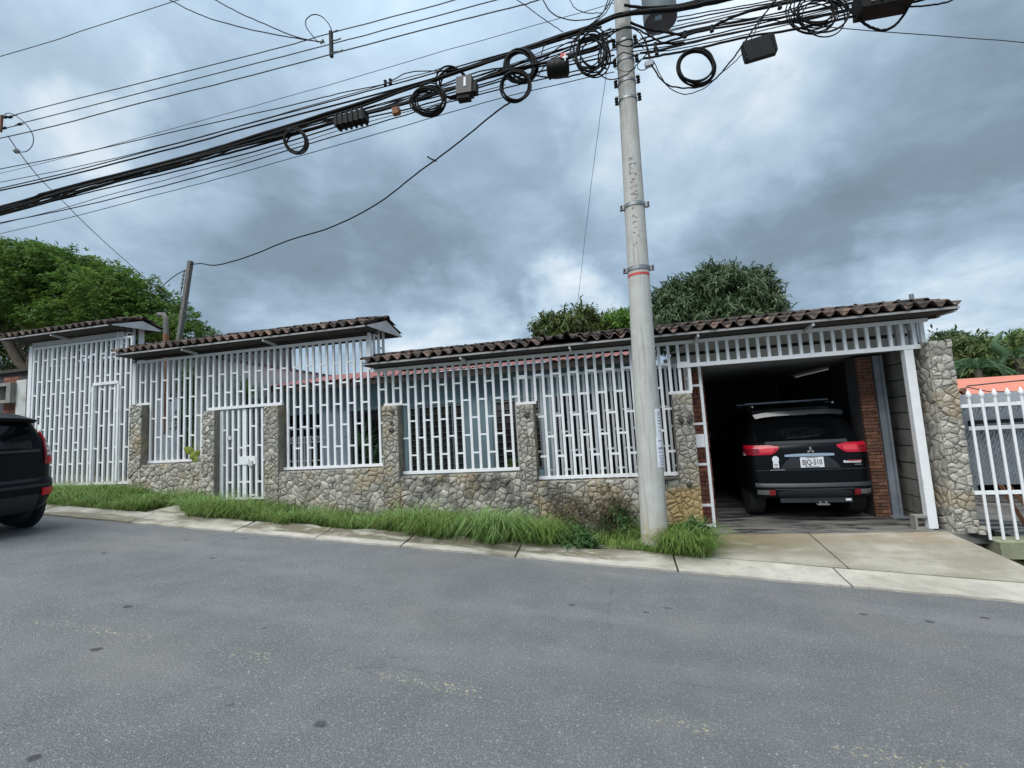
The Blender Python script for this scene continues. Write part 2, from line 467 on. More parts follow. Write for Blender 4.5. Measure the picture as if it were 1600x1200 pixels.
M_LEAF1 = leafmat('bright_tree_leaves', (0.068, 0.148, 0.03), (0.15, 0.24, 0.05), 1.1, 0.35)
M_LEAF2 = leafmat('mango_leaves', (0.05, 0.09, 0.038), (0.10, 0.14, 0.072), 2.2, 0.15)
M_LEAF3 = leafmat('olive_tree_leaves', (0.075, 0.12, 0.03), (0.125, 0.15, 0.055), 1.8)
M_LEAF4 = leafmat('lime_leaves', (0.10, 0.20, 0.03), (0.14, 0.25, 0.05), 2.5)
M_PALM = leafmat('palm_leaves', (0.075, 0.15, 0.07), (0.12, 0.2, 0.1), 2.5)
M_GRASS = leafmat('verge_grass', (0.06, 0.13, 0.024), (0.19, 0.27, 0.065), 7.0)
M_GRASS2 = leafmat('pale_grass', (0.15, 0.26, 0.07), (0.19, 0.29, 0.10), 3.0)
M_WEED = leafmat('dark_weed', (0.05, 0.115, 0.035), (0.075, 0.15, 0.045), 4.0)
M_WEEDR = leafmat('reddish_weed', (0.12, 0.085, 0.06), (0.09, 0.10, 0.05), 5.0)
M_YLEAF = leafmat('yellow_green_leaf', (0.24, 0.29, 0.05), (0.20, 0.25, 0.045), 9.0)
M_DRY = leafmat('dry_grass', (0.30, 0.27, 0.13), (0.20, 0.19, 0.08), 6.0)


# ------------------------------------------------------------------ mesh and object helpers
class MB:
    """collects boxes, tubes and other pieces and links them as ONE mesh object"""

    def __init__(self):
        self.v, self.f = [], []

    def add(self, verts, faces):
        o = len(self.v)
        self.v += [tuple(p) for p in verts]
        self.f += [tuple(i + o for i in q) for q in faces]
        return self

    def box(self, c, s, M=None):
        c = Vector(c)
        vs = []
        for dz in (-.5, .5):
            for dx, dy in ((-.5, -.5), (.5, -.5), (.5, .5), (-.5, .5)):
                p = Vector((dx * s[0], dy * s[1], dz * s[2]))
                vs.append(c + (M @ p if M else p))
        return self.add(vs, [(3, 2, 1, 0), (4, 5, 6, 7), (0, 1, 5, 4), (1, 2, 6, 5), (2, 3, 7, 6), (3, 0, 4, 7)])

    def beam(self, a, b, w, h, up=(0, 0, 1)):
        """a bar of w x h section from a to b"""
        a, b = Vector(a), Vector(b)
        d = (b - a).normalized()
        s = d.cross(Vector(up))
        if s.length < 1e-4:
            s = d.cross(Vector((1, 0, 0)))
        s.normalize()
        u = s.cross(d)
        vs = []
        for p in (a, b):
            for i, j in ((-1, -1), (1, -1), (1, 1), (-1, 1)):
                vs.append(p + s * (i * w / 2) + u * (j * h / 2))
        return self.add(vs, [(0, 1, 2, 3), (7, 6, 5, 4), (0, 4, 5, 1), (1, 5, 6, 2), (2, 6, 7, 3), (3, 7, 4, 0)])

    def tube(self, pts, r, n=6, closed=False, caps=True):
        pts = [Vector(p) for p in pts]
        m = len(pts)
        rr = r if isinstance(r, (list, tuple)) else [r] * m
        ring, prev = [], None
        for i, p in enumerate(pts):
            a = pts[i - 1] if (i > 0 or closed) else p
            b = pts[(i + 1) % m] if (i < m - 1 or closed) else p
            t = (b - a).normalized()
            if prev is None:
                s = t.cross(Vector((0.13, 0.07, 1)))
                if s.length < 1e-3:
                    s = t.cross(Vector((1, 0, 0)))
            else:
                s = prev - t * prev.dot(t)
                if s.length < 1e-5:
                    s = t.cross(Vector((1, 0.2, 0.1)))
            s.normalize()
            prev = s
            u = t.cross(s)
            ring.append([p + (s * math.cos(2 * PI * k / n) + u * math.sin(2 * PI * k / n)) * rr[i] for k in range(n)])
        vs = [q for rg in ring for q in rg]
        fs = []
        for i in range(m if closed else m - 1):
            a, b = i * n, ((i + 1) % m) * n
            for k in range(n):
                fs.append((a + k, a + (k + 1) % n, b + (k + 1) % n, b + k))
        if caps and not closed:
            fs.append(tuple(range(n - 1, -1, -1)))
            fs.append(tuple((m - 1) * n + k for k in range(n)))
        return self.add(vs, fs)

    def prism(self, poly, depth_vec):
        """a flat polygon (list of points) pushed along depth_vec"""
        n = len(poly)
        a = [Vector(p) for p in poly]
        d = Vector(depth_vec)
        vs = a + [p + d for p in a]
        fs = [tuple(range(n)), tuple(range(2 * n - 1, n - 1, -1))]
        for i in range(n):
            j = (i + 1) % n
            fs.append((j, i, n + i, n + j))
        return self.add(vs, fs)

    def lathe(self, c, prof, n=16, axis='Z'):
        c = Vector(c)
        vs, fs = [], []
        for r, z in prof:
            for k in range(n):
                a = 2 * PI * k / n
                x, y = r * math.cos(a), r * math.sin(a)
                p = Vector((x, y, z)) if axis == 'Z' else (Vector((z, x, y)) if axis == 'X' else Vector((x, z, y)))
                vs.append(c + p)
        m = len(prof)
        for i in range(m - 1):
            for k in range(n):
                fs.append((i * n + k, i * n + (k + 1) % n, (i + 1) * n + (k + 1) % n, (i + 1) * n + k))
        fs.append(tuple(range(n - 1, -1, -1)))
        fs.append(tuple((m - 1) * n + k for k in range(n)))
        return self.add(vs, fs)

    def mesh(self, name, m, smooth=None):
        me = bpy.data.meshes.new(name)
        me.from_pydata(self.v, [], self.f)
        me.materials.append(m)
        if smooth is not None:
            me.polygons.foreach_set('use_smooth', [True] * len(me.polygons))
            if smooth < 180:
                me.set_sharp_from_angle(angle=math.radians(smooth))
        me.update()
        return me

    def build(self, name, m, parent=None, smooth=None, kind=None, label=None):
        return link(name, self.mesh(name, m, smooth), parent, kind=kind, label=label)


def link(name, me, parent=None, loc=None, scale=None, rot=None, kind=None, label=None, local=False):
    o = bpy.data.objects.new(name, me)
    COL.objects.link(o)
    if loc is not None:
        o.location = loc
    if scale is not None:
        o.scale = scale
    if rot is not None:
        o.rotation_euler = rot
    if parent is not None:
        o.parent = parent
        if not local:
            o.matrix_parent_inverse = WM[parent.name].inverted()
    WM[o.name] = Matrix.Identity(4)
    if kind:
        o['kind'] = kind
    if label:
        o['label'] = label
    return o


WM = {}      # object name -> the matrix its children are written against (parts are modelled in world coordinates)


def tag(o, label, cat, group=None, kind=None):
    o['label'] = label
    o['category'] = cat
    if group:
        o['group'] = group
    if kind:
        o['kind'] = kind
    return o


def thing(name, label, cat, loc=(0, 0, 0), group=None, rotz=0.0, rot=None):
    o = bpy.data.objects.new(name, None)
    COL.objects.link(o)
    o.empty_display_size = 0.1
    o.location = loc
    o.rotation_euler = rot or (0, 0, rotz)
    WM[o.name] = Matrix.Translation(Vector(loc))
    return tag(o, label, cat, group)


UNIT = {}


def unit_box(m):
    if m.name not in UNIT:
        UNIT[m.name] = MB().box((0, 0, 0), (1, 1, 1)).mesh('box_piece', m)
    return UNIT[m.name]


def piece(name, parent, m, c, s, rot=None, label=None, kind=None, local=False):
    """a straight piece: a shared unit box set to its size"""
    return link(name, unit_box(m), parent, loc=c, scale=s, rot=rot, label=label, kind=kind, local=local)


def struct(name, mb, m, smooth=None):
    o = mb.build(name, m, smooth=smooth)
    o['kind'] = 'structure'
    return o


def road_z(x):
    """the street falls from left to right"""
    if x < -20:
        return -0.027 + 1.548 - (x + 20) * 0.02
    if x > 9:
        return -0.027 - 0.6966 - (x - 9) * 0.01
    return -0.027 - 0.0774 * x


def street_z(x, y):
    """road surface: cambered, highest along the centre line"""
    return road_z(x) + 0.033 * min(5.6 - y, 2.9) - max(0.0, 2.7 - y) * 0.004


def wall_foot(x):
    return float(np.interp(x, [-13, -12.3, -9.8, -8.8, -7.5, -6.2, -4.1, -1.57, 1.15, 1.4], [.95, .88, .84, .72, .53, .33, .18, .02, -.12, -.13]))


# ------------------------------------------------------------------ ground, road, kerb, driveway
def sheet(name, m, xs, ys, zf):
    mb = MB()
    vs = [(x, y, zf(x, y)) for y in ys for x in xs]
    nx = len(xs)
    fs = [(j * nx + i, j * nx + i + 1, (j + 1) * nx + i + 1, (j + 1) * nx + i) for j in range(len(ys) - 1) for i in range(nx - 1)]
    mb.add(vs, fs)
    return struct(name, mb, m, smooth=180)


def lin(a, b, n):
    return [a + (b - a) * i / n for i in range(n + 1)]


KY = 5.6                                        # road edge
GX = lin(-400, -25, 8) + lin(-20, 12, 16) + lin(20, 400, 8)
sheet('ground', M_SOIL, GX, [-400, -60, -12, 0, 5, 7, 10, 20, 60, 400], lambda x, y: road_z(x) - 0.22 - (0.0 if y < 30 else (y - 30) * 0.004))
sheet('road', M_ASPH, lin(-60, -20, 4) + lin(-18, 12, 15) + lin(16, 60, 4), [-14, -8, -4, 0, 2, 2.7, 3.5, 4.5, KY + 0.02], street_z)


def verge_z(x, y):
    if y < 6.06:
        return road_z(x) + 0.02 - max(0.0, 5.96 - y) * 0.6
    t = min(max((y - 6.0) / 1.1, 0), 1)
    t = t * t * (3 - 2 * t)
    return (road_z(x) + 0.045) * (1 - t) + wall_foot(x) * t + 0.015 * math.sin(x * 2.3) * math.sin(y * 3.1)


sheet('verge', M_SOIL, lin(-20, 1.3, 70), [5.85, 5.95, 6.05, 6.15, 6.3, 6.5, 6.7, 6.9, 7.1, 7.35], verge_z)

# gutter strip: slabs of pale concrete with open joints, the upper edge uneven
gut = bpy.data.objects.new('kerb', None); COL.objects.link(gut); gut['kind'] = 'structure'; WM['kerb'] = Matrix.Identity(4)
kx = [-20, -17.2, -14.6, -12.1, -9.6, -7.5, -5.55, -4.2, -2.9, -1.35, 0.56, 2.3, 4.1, 6.5]
rk = random.Random(3)
for i in range(len(kx) - 1):
    a, b = kx[i] + 0.012, kx[i + 1] - 0.012
    mb = MB()
    n = max(4, int((b - a) / 0.16))
    w = 0.46 if b < 0.6 else 0.42
    if a < -5.6:
        w = 0.40
    th = [0.0] * (n + 1)
    top, bot = [], []
    for k in range(n + 1):
        x = a + (b - a) * k / n
        jag = rk.uniform(-0.09, 0.06) if b < 0.7 and -6 < x else rk.uniform(-0.012, 0.012)
        jl = rk.uniform(-0.022, 0.014)
        z0 = road_z(x) + 0.022
        top.append((x, KY + jl, z0)); top.append((x, KY + w * 0.55, z0 + 0.022 + rk.uniform(-.004, .004))); top.append((x, KY + w + jag, z0 + 0.055))
        bot.append((x, KY + jl, z0 - 0.12)); bot.append((x, KY + w + jag, z0 - 0.12))
    vs = top + bot
    o = len(top)
    fs = []
    for k in range(n):
        for j in range(2):
            fs.append((k * 3 + j, (k + 1) * 3 + j, (k + 1) * 3 + j + 1, k * 3 + j + 1))
        fs.append((o + k * 2, o + k * 2 + 2, (k + 1) * 3, k * 3))
        fs.append((k * 3 + 2, (k + 1) * 3 + 2, o + k * 2 + 3, o + k * 2 + 1))
    fs += [(0, 1, 2, o + 1, o), (o + n * 2, o + n * 2 + 1, n * 3 + 2, n * 3 + 1, n * 3)]
    mb.add(vs, fs)
    mb.build('concrete_slab', M_KERB, gut)

# driveway: two slabs with a slanting joint, falling towards the street
drv = bpy.data.objects.new('driveway', None); COL.objects.link(drv); drv['kind'] = 'structure'; WM['driveway'] = Matrix.Identity(4)


def drive_z(x, y):
    t = (y - (KY + 0.43)) / (7.0 - KY - 0.53)
    return (road_z(x) + 0.078) * (1 - t) + 0.0 * t


def slab(name, quad, zf, m, parent, n=8, depth=0.15):
    """quad: four (x, y) corners, front left, front right, back right, back left"""
    (ax, ay), (bx, by), (cx, cy), (dx, dy) = quad
    vs, fs = [], []
    for j in range(n + 1):
        t = j / n
        for i in range(n + 1):
            s = i / n
            x = (ax * (1 - s) + bx * s) * (1 - t) + (dx * (1 - s) + cx * s) * t
            y = (ay * (1 - s) + by * s) * (1 - t) + (dy * (1 - s) + cy * s) * t
            vs.append((x, y, zf(x, y)))
    for j in range(n):
        for i in range(n):
            a = j * (n + 1) + i
            fs.append((a, a + 1, a + n + 2, a + n + 1))
    edge = [i for i in range(n + 1)] + [j * (n + 1) + n for j in range(1, n + 1)] + [n * (n + 1) + i for i in range(n - 1, -1, -1)] + [j * (n + 1) for j in range(n - 1, 0, -1)]
    o = len(vs)
    for k, e in enumerate(edge):
        x, y, z = vs[e]
        vs.append((x, y, z - depth))
    L = len(edge)
    for k in range(L):
        fs.append((edge[k], o + k, o + (k + 1) % L, edge[(k + 1) % L]))
    return MB().add(vs, fs).build(name, m, parent)


DY0, DY1 = KY + 0.445, 7.02
slab('concrete_slab', [(0.80, DY0), (2.46, DY0), (2.43, DY1), (1.32, DY1)], drive_z, M_DRIVE, drv)
slab('concrete_slab', [(2.478, DY0), (4.45, DY0), (4.03, DY1), (2.448, DY1)], drive_z, M_DRIVE, drv)
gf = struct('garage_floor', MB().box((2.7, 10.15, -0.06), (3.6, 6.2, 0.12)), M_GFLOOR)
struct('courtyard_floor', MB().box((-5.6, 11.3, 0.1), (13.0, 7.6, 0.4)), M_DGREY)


# ------------------------------------------------------------------ rubble stone walls
def clip(poly, p, n):
    """keep the part of a 2-D polygon where (q - p) . n <= 0"""
    out = []
    for i in range(len(poly)):
        a, b = poly[i], poly[(i + 1) % len(poly)]
        da = (a[0] - p[0]) * n[0] + (a[1] - p[1]) * n[1]
        db = (b[0] - p[0]) * n[0] + (b[1] - p[1]) * n[1]
        if da <= 0:
            out.append(a)
        if da * db < 0:
            t = da / (da - db)
            out.append((a[0] + (b[0] - a[0]) * t, a[1] + (b[1] - a[1]) * t))
    return out


def cells(u0, u1, v0, v1, cu, cv, r, jit=0.62):
    """irregular stones that fill a rectangle"""
    nu, nv = max(1, round((u1 - u0) / cu)), max(1, round((v1 - v0) / cv))
    pts = []
    for j in range(-1, nv + 1):
        for i in range(-1, nu + 1):
            u = u0 + (i + .5 + (0.25 if j % 2 else -0.25) + r.uniform(-jit, jit)) * (u1 - u0) / nu
            v = v0 + (j + .5 + r.uniform(-jit, jit)) * (v1 - v0) / nv
            pts.append((u, v))
    out = []
    R2 = (3.2 * max(cu, cv)) ** 2
    for i, p in enumerate(pts):
        poly = [(u0, v0), (u1, v0), (u1, v1), (u0, v1)]
        for j, q in enumerate(pts):
            if i == j:
                continue
            dx, dy = q[0] - p[0], q[1] - p[1]
            if dx * dx + dy * dy > R2:
                continue
            poly = clip(poly, ((p[0] + q[0]) / 2, (p[1] + q[1]) / 2), (dx, dy))
            if len(poly) < 3:
                break
        if len(poly) >= 3:
            ar = abs(sum(poly[k][0] * poly[(k + 1) % len(poly)][1] - poly[(k + 1) % len(poly)][0] * poly[k][1] for k in range(len(poly)))) / 2
            if ar > 0.0012:
                out.append((poly, ar))
    return out


def stone_geo(poly, back, front, to3, r, gap=0.0035, rough=.005):
    """one stone: sunk edge ring, rounded shoulder ring, uneven face"""
    c = (sum(p[0] for p in poly) / len(poly), sum(p[1] for p in poly) / len(poly))
    # break long edges so that the outline is not ruler straight
    pl = []
    for i in range(len(poly)):
        a, b = poly[i], poly[(i + 1) % len(poly)]
        L = math.hypot(b[0] - a[0], b[1] - a[1])
        if L < 0.012:
            continue
        pl.append(a)
        if L > 0.07:
            t = r.uniform(.35, .65)
            nx, ny = -(b[1] - a[1]) / L, (b[0] - a[0]) / L
            w = r.uniform(-.006, .004)
            pl.append((a[0] + (b[0] - a[0]) * t + nx * w, a[1] + (b[1] - a[1]) * t + ny * w))
    if len(pl) < 3:
        pl = poly
    n = len(pl)

    def inset(d):
        o = []
        for p in pl:
            dx, dy = c[0] - p[0], c[1] - p[1]
            L = math.hypot(dx, dy) or 1
            k = min(d / L, 0.6)
            o.append((p[0] + dx * k, p[1] + dy * k))
        return o

    g = gap * r.uniform(0.7, 1.8)
    tilt = (r.uniform(-.045, .045), r.uniform(-.045, .045))
    hgt = front + r.uniform(-rough, rough)
    vs = [to3(p[0], p[1], back) for p in inset(g)]
    vs += [to3(p[0], p[1], hgt - 0.009) for p in inset(g)]
    vs += [to3(p[0], p[1], hgt + (p[0] - c[0]) * tilt[0] + (p[1] - c[1]) * tilt[1] + r.uniform(-.002, .002)) for p in inset(g + 0.014)]
    vs.append(to3(c[0] + r.uniform(-.01, .01), c[1] + r.uniform(-.01, .01), hgt + r.uniform(-.001, .006)))
    fs = []
    for i in range(n):
        j = (i + 1) % n
        fs += [(i, j, n + j, n + i), (n + i, n + j, 2 * n + j, 2 * n + i), (2 * n + i, 2 * n + j, 3 * n)]
    return vs, fs


def stone_wall(parent, rects, r, yb, rough=.009):
    """rects: (x0, x1, z0, z1, y of the face, stone width, stone height); faces look towards -y"""
    allc = []
    for (u0, u1, v0, v1, yf, cu, cv) in rects:
        for poly, ar in cells(u0, u1, v0, v1, cu, cv, r):
            allc.append((ar, poly, yf))
    allc.sort(key=lambda q: -q[0] - (0 if sum(p[1] for p in q[1]) / len(q[1]) > wall_foot(q[1][0][0]) + 0.12 else -1))
    rest = MB()
    for k, (ar, poly, yf) in enumerate(allc):
        vs, fs = stone_geo(poly, 0.0, 0.02, lambda u, v, d: (u, yf - d, v), r, rough=rough)
        if k < 298:
            MB().add(vs, fs).build('stone', M_STONE, parent, smooth=38)
        else:
            rest.add(vs, fs)
    if rest.v:
        rest.build('small_stones', M_STONE, parent, kind='stuff', smooth=38)


def dark_stone(parent, x, z, y, w, h, rot, r):
    pts = []
    for k in range(10):
        a = 2 * PI * k / 10
        q = r.uniform(.88, 1.1)
        px, pz = math.cos(a) * w / 2 * q, math.sin(a) * h / 2 * q
        pts.append((x + px * math.cos(rot) - pz * math.sin(rot), z + px * math.sin(rot) + pz * math.cos(rot)))
    vs, fs = stone_geo(pts, -0.01, 0.024, lambda u, v, d: (u, y - d, v), r, gap=0.0)
    MB().add(vs, fs).build('dark_stone', M_DSTONE, parent, smooth=60)


YS = 7.165                 # mortar face of the stone walls
rs = random.Random(11)
PIL = [(-9.62, -9.31, 2.57), (-7.82, -7.53, 2.35), (-6.40, -6.10, 2.35), (-3.98, -3.68, 2.19), (-1.57, -1.29, 2.05), (0.855, 1.135, 2.05)]
SILL = [(0, 1, 1.385), (2, 3, 1.14), (3, 4, 0.985), (4, 5, 0.825)]


def wall_body(parent, rects):
    mb = MB()
    for (x0, x1, z0, z1, yf, _, _) in rects:
        mb.box(((x0 + x1) / 2, (yf + 7.37) / 2, (z0 + z1) / 2), (x1 - x0, 7.37 - yf, z1 - z0))
    mb.build('mortar_body', M_CEM, parent)


wl_ = thing('stone_wall', 'short low rubble stone wall with two pillars left of the pedestrian gate', 'wall', (-8.6, 7.3, wall_foot(-8.6)))
rects = []
for i in (0, 1):
    a, b, t = PIL[i]
    rects.append((a, b, wall_foot(b) - .12, t, YS - 0.012, 0.100, 0.078))
rects.append((PIL[0][1], PIL[1][0], wall_foot(-7.8) - .1, SILL[0][2] - 0.02, YS, 0.122, 0.088))
wall_body(wl_, rects)
stone_wall(wl_, rects, rs, YS)

wr_ = thing('stone_wall', 'long low rubble stone wall with four pillars between pedestrian gate and garage', 'wall', (-2.6, 7.3, wall_foot(-2.6)))
rects = []
for i in (2, 3, 4, 5):
    a, b, t = PIL[i]
    rects.append((a, b, wall_foot(b) - .12, t, YS - 0.012, 0.100, 0.078))
for i, j, t in SILL[1:]:
    rects.append((PIL[i][1], PIL[j][0], wall_foot(PIL[j][0]) - .12, t - 0.02, YS, 0.132, 0.092))
wall_body(wr_, rects)
stone_wall(wr_, rects, rs, YS)
for px, py, w, h, rot in ((613, 643, .055, .09, .9), (612, 660, .06, .08, .2), (612, 672, .11, .09, .1), (823, 648, .09, .11, .1), (1064, 656, .075, .15, .35), (1078, 655, .075, .15, -.3),
                          (1077, 757, .085, .085, 0), (1036, 752, .10, .12, .2), (1042, 748, .30, .05, .05)):
    p = at(px, py, YS - .03)
    dark_stone(wr_, p.x, p.z, YS - 0.030, w, h, rot, rs)

wc_ = thing('stone_column', 'tall rubble stone column at the right side of the garage opening', 'column', (4.33, 7.3, road_z(4.33)))
rects = [(4.20, 4.46, -0.42, 2.53, 7.135, 0.105, 0.062)]
MB().box((4.33, 7.36, 1.05), (0.26, 0.45, 2.94)).build('mortar_body', M_CEM, wc_)
r2 = random.Random(5)
stone_wall(wc_, rects, r2, 7.135, rough=.013)
for poly, ar in cells(7.135, 7.585, -0.2, 2.53, 0.15, 0.12, r2):          # the shaded flank towards the garage
    vs, fs = stone_geo(poly, 0.0, 0.016, lambda u, v, d: (4.20 - d, u, v), r2)
    MB().add(vs, [tuple(reversed(q)) for q in fs]).build('stone', M_STONE, wc_, smooth=38)

for k, (x, y, s) in enumerate(((4.31, 7.03, .055), (4.39, 6.99, .045), (4.45, 7.05, .07), (4.36, 7.06, .05))):
    mb = MB()
    q = random.Random(20 + k)
    vs, fs = [], []
    zb = drive_z(x, y) - .02
    n = 7
    for z, rr in ((0, 1.0), (.45, 1.05), (.85, .6)):
        for i in range(n):
            a = 2 * PI * i / n
            m_ = rr * s * q.uniform(.7, 1.15)
            vs.append((x + math.cos(a) * m_, y + math.sin(a) * m_ * .7, zb + z * s * 1.1))
    for j in range(2):
        for i in range(n):
            fs.append((j * n + i, j * n + (i + 1) % n, (j + 1) * n + (i + 1) % n, (j + 1) * n + i))
    fs.append(tuple(2 * n + i for i in range(n)))
    o = mb.add(vs, fs).build('loose_stone', M_STONE, smooth=40)
    tag(o, ('loose rubble stone nearest the gate post at the foot of the stone column', 'second loose rubble stone from the gate post at the column foot', 'largest loose rubble stone, at the outer corner of the column foot', 'loose rubble stone tucked closest against the face of the stone column')[k], 'stone', 'loose stones at the foot of the column')

# ------------------------------------------------------------------ white bar grilles
YB = 7.3
BW = 0.042          # width of a bar


def bars(parent, xs, z0, z1, y=YB, m=M_WHITE, w=BW, d=0.034, name='bar'):
    for x in xs:
        a = z0(x) if callable(z0) else z0
        b = z1(x) if callable(z1) else z1
        piece(name, parent, m, (x, y, (a + b) / 2), (w, d, b - a))


def rungs(parent, xs, lev, z0, z1, y=YB, m=M_WHITE, w=BW, th=0.03, par=0, d=0.028, skip=()):
    """short cross pieces between neighbouring bars, staggered: lev = (levels of even cells, levels of odd cells)"""
    for i in range(len(xs) - 1):
        c = (xs[i] + xs[i + 1]) / 2
        a = z0(c) if callable(z0) else z0
        b = z1(c) if callable(z1) else z1
        for z in lev[(i + par) % 2]:
            if a + 0.08 < z < b - 0.08 and i not in skip:
                piece('rung', parent, m, (c, y, z), (xs[i + 1] - xs[i] - w, d, th))


def spread(a, b, s):
    n = max(1, round((b - a) / s))
    return [a + (b - a) * i / n for i in range(n + 1)]


# driveway gate at the far left, with a small door let into it
gl = thing('bar_gate', 'tall white barred driveway gate behind the parked car, small door frame let into it', 'gate', (-11.1, YB, 1.0))
gx = spread(-12.58, -9.80, 0.1392)
zb1, zt1 = 1.02, 4.05
DOOR = (-10.79, -10.10, 3.11)
bars(gl, gx, zb1 + .03, zt1 - .02, w=.050)
lev1 = ([3.76 - 0.385 * 2 * k for k in range(5)], [3.375 - 0.09 - 0.385 * 2 * k for k in range(5)])
rungs(gl, gx, lev1, zb1, zt1)
extra = [(gx[i] + gx[i + 1]) / 2 for i in range(len(gx) - 1)]
for i in range(1, len(gx) - 1, 2):
    if 0 < i < 12:
        piece('rung', gl, M_WHITE, (extra[i], YB, 1.90 if i % 4 == 1 else 2.68), (0.0972, 0.028, 0.03))
piece('rail', gl, M_WHITE, (-11.19, YB, zt1), (2.82, 0.045, 0.045))
piece('rail', gl, M_WHITE, (-11.19, YB, zb1), (2.82, 0.045, 0.05))
piece('post', gl, M_WHITE, (-12.66, YB, 2.56), (0.10, 0.06, 3.10))
piece('door_frame', gl, M_WHITE, ((DOOR[0] + DOOR[1]) / 2, YB - .024, DOOR[2]), (DOOR[1] - DOOR[0], 0.04, 0.06))
piece('door_frame', gl, M_WHITE, (DOOR[0], YB - .024, (zb1 + DOOR[2]) / 2 + .0), (0.05, 0.04, DOOR[2] - zb1 - .08))
piece('door_frame', gl, M_WHITE, (DOOR[1], YB - .024, (zb1 + DOOR[2]) / 2 + .0), (0.05, 0.04, DOOR[2] - zb1 - .08))
piece('header_beam', gl, M_WHITE2, (-11.38, YB + .03, 4.15), (2.6, 0.05, 0.10))
piece('bracket_plate', gl, M_WHITE, (-12.30, YB - .028, 2.28), (0.11, 0.01, 0.13))
# return grille behind its right end, under the gable
rt = [-10.19]
for k, y in enumerate((7.32, 7.47, 7.62, 7.78)):
    piece('return_bar', gl, M_WHITE, (-10.19, y, 3.98), (0.034, 0.045 if k < 3 else 0.11, 0.78))
for y, z in ((7.395, 4.10), (7.545, 4.22), (7.68, 3.85), (7.395, 3.78)):
    piece('return_rung', gl, M_WHITE, (-10.19, y, z), (0.028, 0.10, 0.03))
piece('return_rail', gl, M_WHITE, (-10.19, 7.56, 4.385), (0.036, 0.55, 0.03))

# upper grille over the first two bays and over the pedestrian gate
g2 = thing('bar_grille', 'white bar grille under the middle tiled canopy, above and beside the pedestrian gate', 'grille', (-6.9, YB, 1.4))
x2 = [-9.545 + .1415 * k for k in range(38)]
Z2T = 3.48


def z2b(x):
    for i in (0, 1, 2):
        a, b, t = PIL[i]
        if a - .03 <= x <= b + .03:
            return t + 0.05
    if PIL[1][1] < x < PIL[2][0]:
        return 2.35 + .05
    return 1.385 + .05 if x < -7.5 else 1.14 + .05


bars(g2, x2, z2b, Z2T - .03)
lev2 = ([3.05, 2.285, 1.50], [2.67, 1.90])
lev2b = ([3.06, 2.30, 1.53], [2.69, 1.92])
xa = [x for x in x2 if x < -7.6]
xb = [x for x in x2 if x > -7.75]
rungs(g2, xa, lev2, z2b, Z2T)
rungs(g2, xb, lev2b, z2b, Z2T, par=(len(xa) - 1) % 2)
piece('rail', g2, M_WHITE, (-6.95, YB, Z2T), (5.36, 0.05, 0.05))
piece('rail', g2, M_WHITE, ((PIL[0][1] + PIL[1][0]) / 2, YB, 1.41), (PIL[1][0] - PIL[0][1], 0.05, 0.05))
piece('rail', g2, M_WHITE, ((PIL[2][1] + PIL[3][0]) / 2, YB, 1.165), (PIL[3][0] - PIL[2][1], 0.05, 0.05))
piece('rail', g2, M_WHITE, ((PIL[1][0] + PIL[2][1]) / 2, YB - .03, 2.385), (PIL[2][1] - PIL[1][0], 0.055, 0.055))
piece('rail', g2, M_WHITE, ((PIL[0][0] + PIL[0][1]) / 2, YB, 2.60), (PIL[0][1] - PIL[0][0] + .05, 0.05, 0.045))
piece('post', g2, M_WHITE, (-9.66, YB - .03, 3.03), (0.075, 0.05, 0.86))
piece('post', g2, M_WHITE, (-4.27, YB, 3.22), (0.055, 0.05, 0.68))
for k, y in enumerate((7.45, 7.62, 7.80)):
    piece('return_bar', g2, M_WHITE, (-4.27, y, 3.33 if k < 2 else 3.26), (0.034, 0.045, 0.72 if k < 2 else .86))
for y, z in ((7.37, 3.42), (7.53, 3.55), (7.53, 3.18), (7.71, 3.34), (7.37, 3.12)):
    piece('return_rung', g2, M_WHITE, (-4.27, y, z), (0.028, 0.11, 0.03))
piece('return_rail', g2, M_WHITE, (-4.27, 7.57, 3.70), (0.036, 0.5, 0.035))

# pedestrian gate
gp = thing('pedestrian_gate', 'narrow white barred pedestrian gate with lock plate between two stone pillars', 'gate', (-6.97, YB, 0.75))
px_ = spread(-7.50, -6.43, 0.1337)
ZP0, ZP1 = 0.62, 2.34
for i, x in enumerate(px_):
    wide = 0.085 if i in (0, 4) else 0.045
    piece('bar', gp, M_WHITE, (x, YB - .01, (ZP0 + ZP1) / 2), (wide, 0.035, ZP1 - ZP0))
for i in range(len(px_) - 1):
    c = (px_[i] + px_[i + 1]) / 2
    for z in (([1.95, 1.28] if i % 2 == 0 else [1.60, 0.95]) if i < 4 else ([2.0, 1.35, .7] if i % 2 else [1.63, 0.95])):
        piece('rung', gp, M_WHITE, (c, YB - .01, z), (0.09, 0.03, 0.03))
piece('rail', gp, M_WHITE, (-6.965, YB - .005, ZP0 + .02), (1.06, 0.03, 0.04))
lk = piece('lock_plate', gp, M_WHITE, (-6.90, YB - .034, 1.355), (0.40, 0.012, 0.155))
piece('latch', gp, M_WHITE2, (-6.80, YB - .05, 1.30), (0.09, 0.03, 0.10))
piece('letter_slot', gp, M_WHITE2, (px_[1] + .065, YB - .02, 1.80), (0.10, 0.05, 0.07))
piece('keyhole', gp, M_BPLAST, (-6.845, YB - .0415, 1.37), (0.012, 0.006, 0.025))

# lower grille from the middle of the house to the garage, carried over the garage door as a beam
g3 = thing('bar_grille', 'long white bar grille under the lowest tiled canopy, running on over the garage opening', 'grille', (0.0, YB, 1.0))
Z3T = 2.85
x3 = [-4.107 + .1422 * k for k in range(59)]
BEAMX = 1.15


